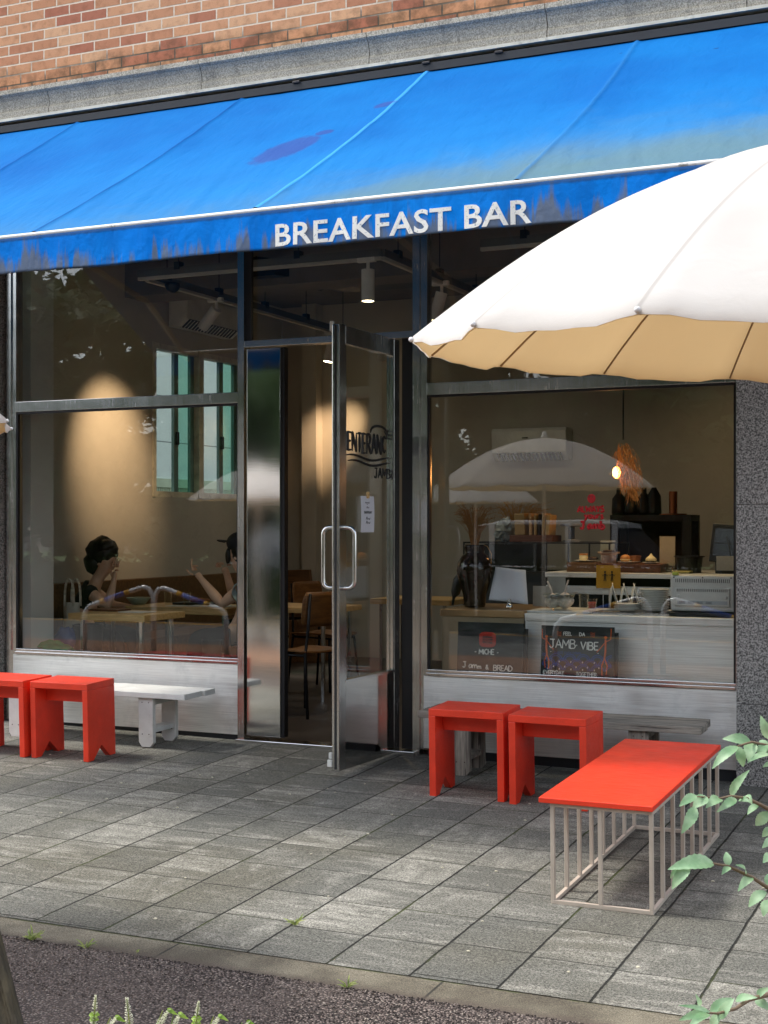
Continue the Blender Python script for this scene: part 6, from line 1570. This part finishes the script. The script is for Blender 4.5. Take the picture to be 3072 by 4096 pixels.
tl = [(-27, -19.5, 1.15), (-21.5, -18.4, 1.0), (-16.2, -19.0, 1.1), (-11.5, -18.2, .95), (-7.0, -19.2, 1.12), (-2.6, -18.3, 1.0), (2.2, -19.2, 1.1), (7.4, -18.6, 1.05), (-32, -18.6, 1.1), (12.5, -19, 1.1), (-24, -25, 1.1), (-13, -25, 1.1), (-4, -25.5, 1.1), (5, -25, 1.1), (-33, -25, 1.1), (14, -25, 1.1), (-19, -24.2, 1.15), (-9, -24.4, 1.1), (.5, -24.2, 1.15), (9.5, -24.5, 1.1), (-28.5, -24.4, 1.2), (-14, -21.6, 1.0), (-5, -21.8, 1.0)]
for i in range(2):
    tr, cr = tree_mesh(20 + i, 8.6, 3.1, 8200); t = thing('street_tree', 'dark green street tree beyond the road, mirrored in the windows', 'tree', (0, 0, -.3), 0, 'street trees beyond the road')
    tr.build('trunk', 'bark', t); cr.build('crown', 'tree_leaf', t); protos.append(t)
for i, (x, y, s) in enumerate(tl):
    o = protos[i] if i < 2 else copy_tree(protos[i % 2]); o.location = (x, y, -.3); o.scale = (s, s, s * .86); o.rotation_euler.z = i * 1.7
# hedge
rr = random.Random(5); hd = MB()
for i in range(26000):
    p = Vector((rr.uniform(-30, 12), rr.uniform(-13.6, -13.0), -.3 + 1.12 * rr.random() ** .8)); s = rr.uniform(.03, .065); u = Vector((rr.gauss(0, 1), rr.gauss(0, 1), rr.gauss(0, 1))).normalized(); v = u.orthogonal().normalized()
    hd.add([p - u * s, p + v * s * .5, p + u * s, p - v * s * .5], [(0, 1, 2, 3)])
hd.box((-30, -13.5, -.35), (12, -13.1, .68))
leaf_mat('hedge_leaf', (.010, .018, .007), (.020, .033, .012), .08, 1.2, .0)
h = hd.build('hedge', 'hedge_leaf'); tag(h, 'clipped hedge in front of the parked cars, mirrored in the windows', 'hedge')
def car(label, x, col, suv):
    g = thing('parked_car', label, 'car', (x, -14.7, -.32), 0, 'cars parked across the road')
    hh = 1.72 if suv else 1.46
    lower = [(-2.2, .34), (-2.26, .62), (-2.2, .92), (-1.25, 1.02), (1.1, 1.0), (2.05, .88), (2.25, .62), (2.2, .34)]
    cab = [(-2.05, .93), (-1.75, hh - .08), (-1.3, hh), (.15, hh), (.55, hh - .06), (1.25, .98)] if suv else [(-1.55, .98), (-1.0, hh - .04), (-.5, hh), (.2, hh - .01), (.5, hh - .06), (1.2, .98)]
    pm = mat('car_paint_' + label[:6].strip().replace(' ', '_'), col, .18, .1, .02)
    MB().prism(lower, 'y', -.88, .88).build('body', pm, g, bev=.09)
    MB().prism(cab, 'y', -.76, .76).build('cabin', 'dark_fascia', g, bev=.06)
    rf = [(cab[1][0] - .03, cab[1][1] + .012), (cab[2][0], hh + .025), (cab[3][0], hh + .025), (cab[4][0] + .03, cab[4][1] + .02), (cab[3][0], hh - .05), (cab[2][0], hh - .05)]
    MB().prism(rf, 'y', -.77, .77).build('roof', pm, g, bev=.02)
    pr = MB()
    for xx in (cab[1][0] + .25, -.2, cab[4][0]): pr.box((xx - .045, -.79, .98), (xx + .045, .79, hh - .04))
    pr.build('pillar', pm, g)
    for xx in (-1.42, 1.4):
        for s in (-1, 1):
            wh = MB().lathe([(.0, -.1), (.31, -.1), (.33, -.06), (.33, .06), (.31, .1), (0, .1)], seg=26, M=Matrix.Translation((xx, s * .80, .33)) @ Matrix.Rotation(R(90), 4, 'X')).build('wheel', 'rubber', g)
            MB().lathe([(0, 0), (.2, 0), (.2, .02), (0, .03)], seg=20, M=Matrix.Translation((xx, s * .90, .33)) @ Matrix.Rotation(R(-90) * s, 4, 'X')).build('rim', 'tube_steel', wh)
    for s in (-1, 1):
        MB().ball((2.13, s * .66, .74), (.12, .16, .08), 12, 8).build('headlight', 'clear_plastic', g, smooth=True)
        MB().ball((-2.17, s * .7, .84), (.06, .12, .1), 12, 8).build('tail_light', 'jam_red', g, smooth=True)
    return g
car('white van sized car mirrored in the right window', -6.4, S(232, 232, 232), True)
car('silver car mirrored at the left of the right window', -11.4, S(190, 194, 200), False)
car('white saloon mirrored at the far right', -1.2, S(226, 228, 230), False)
# bent tube barriers with yellow and blue bands at the road edge
tb_w = mat('barrier_white', S(226, 228, 228), .25, .3); yb_ = mat('barrier_yellow', S(230, 170, 30), .5); bb_ = mat('barrier_blue', S(40, 88, 180), .5)
def barrier(label, x, mir):
    g = thing('tube_barrier', label, 'barrier', (x, -6.95, -.22), 0, 'bent tube barriers at the road edge')
    pts = [(0, 0, 0), (0, 0, .55), (.03, 0, .64), (.12, 0, .72)]
    sl = [(.12 + (1.15) * t, 0, .72 + .30 * t) for t in (0, .25, .5, .75, 1)]
    top = [(1.36, 0, 1.04), (1.48, 0, 1.02), (1.56, 0, .92), (1.58, 0, .75), (1.58, 0, 0)]
    mk = lambda L: [(mir * p[0] * .66, p[1], p[2] * .76) for p in L]
    MB().tube(mk(pts[:-1] + sl + top), .030, 14).build('tube', tb_w, g, smooth=True)
    def band(t0, t1, m, nm): MB().tube(mk([(.12 + 1.15 * t, 0, .72 + .30 * t) for t in (t0, t1)]), .0315, 14).build(nm, m, g, smooth=True)
    band(.22, .32, yb_, 'yellow_band'); band(.32, .72, bb_, 'blue_band'); band(.72, .82, yb_, 'yellow_band')
for x, m_, lab in ((-10.85, 1, 'bent tube barrier mirrored low in the left window, rising to the right'), (-8.75, -1, 'blue banded bent tube barrier mirrored in the left window, falling to the right'), (-4.62, 1, 'blue banded bent tube barrier mirrored over the plates in the right window'), (-2.40, -1, 'bent tube barrier mirrored over the oven')):
    barrier(lab, x, m_)
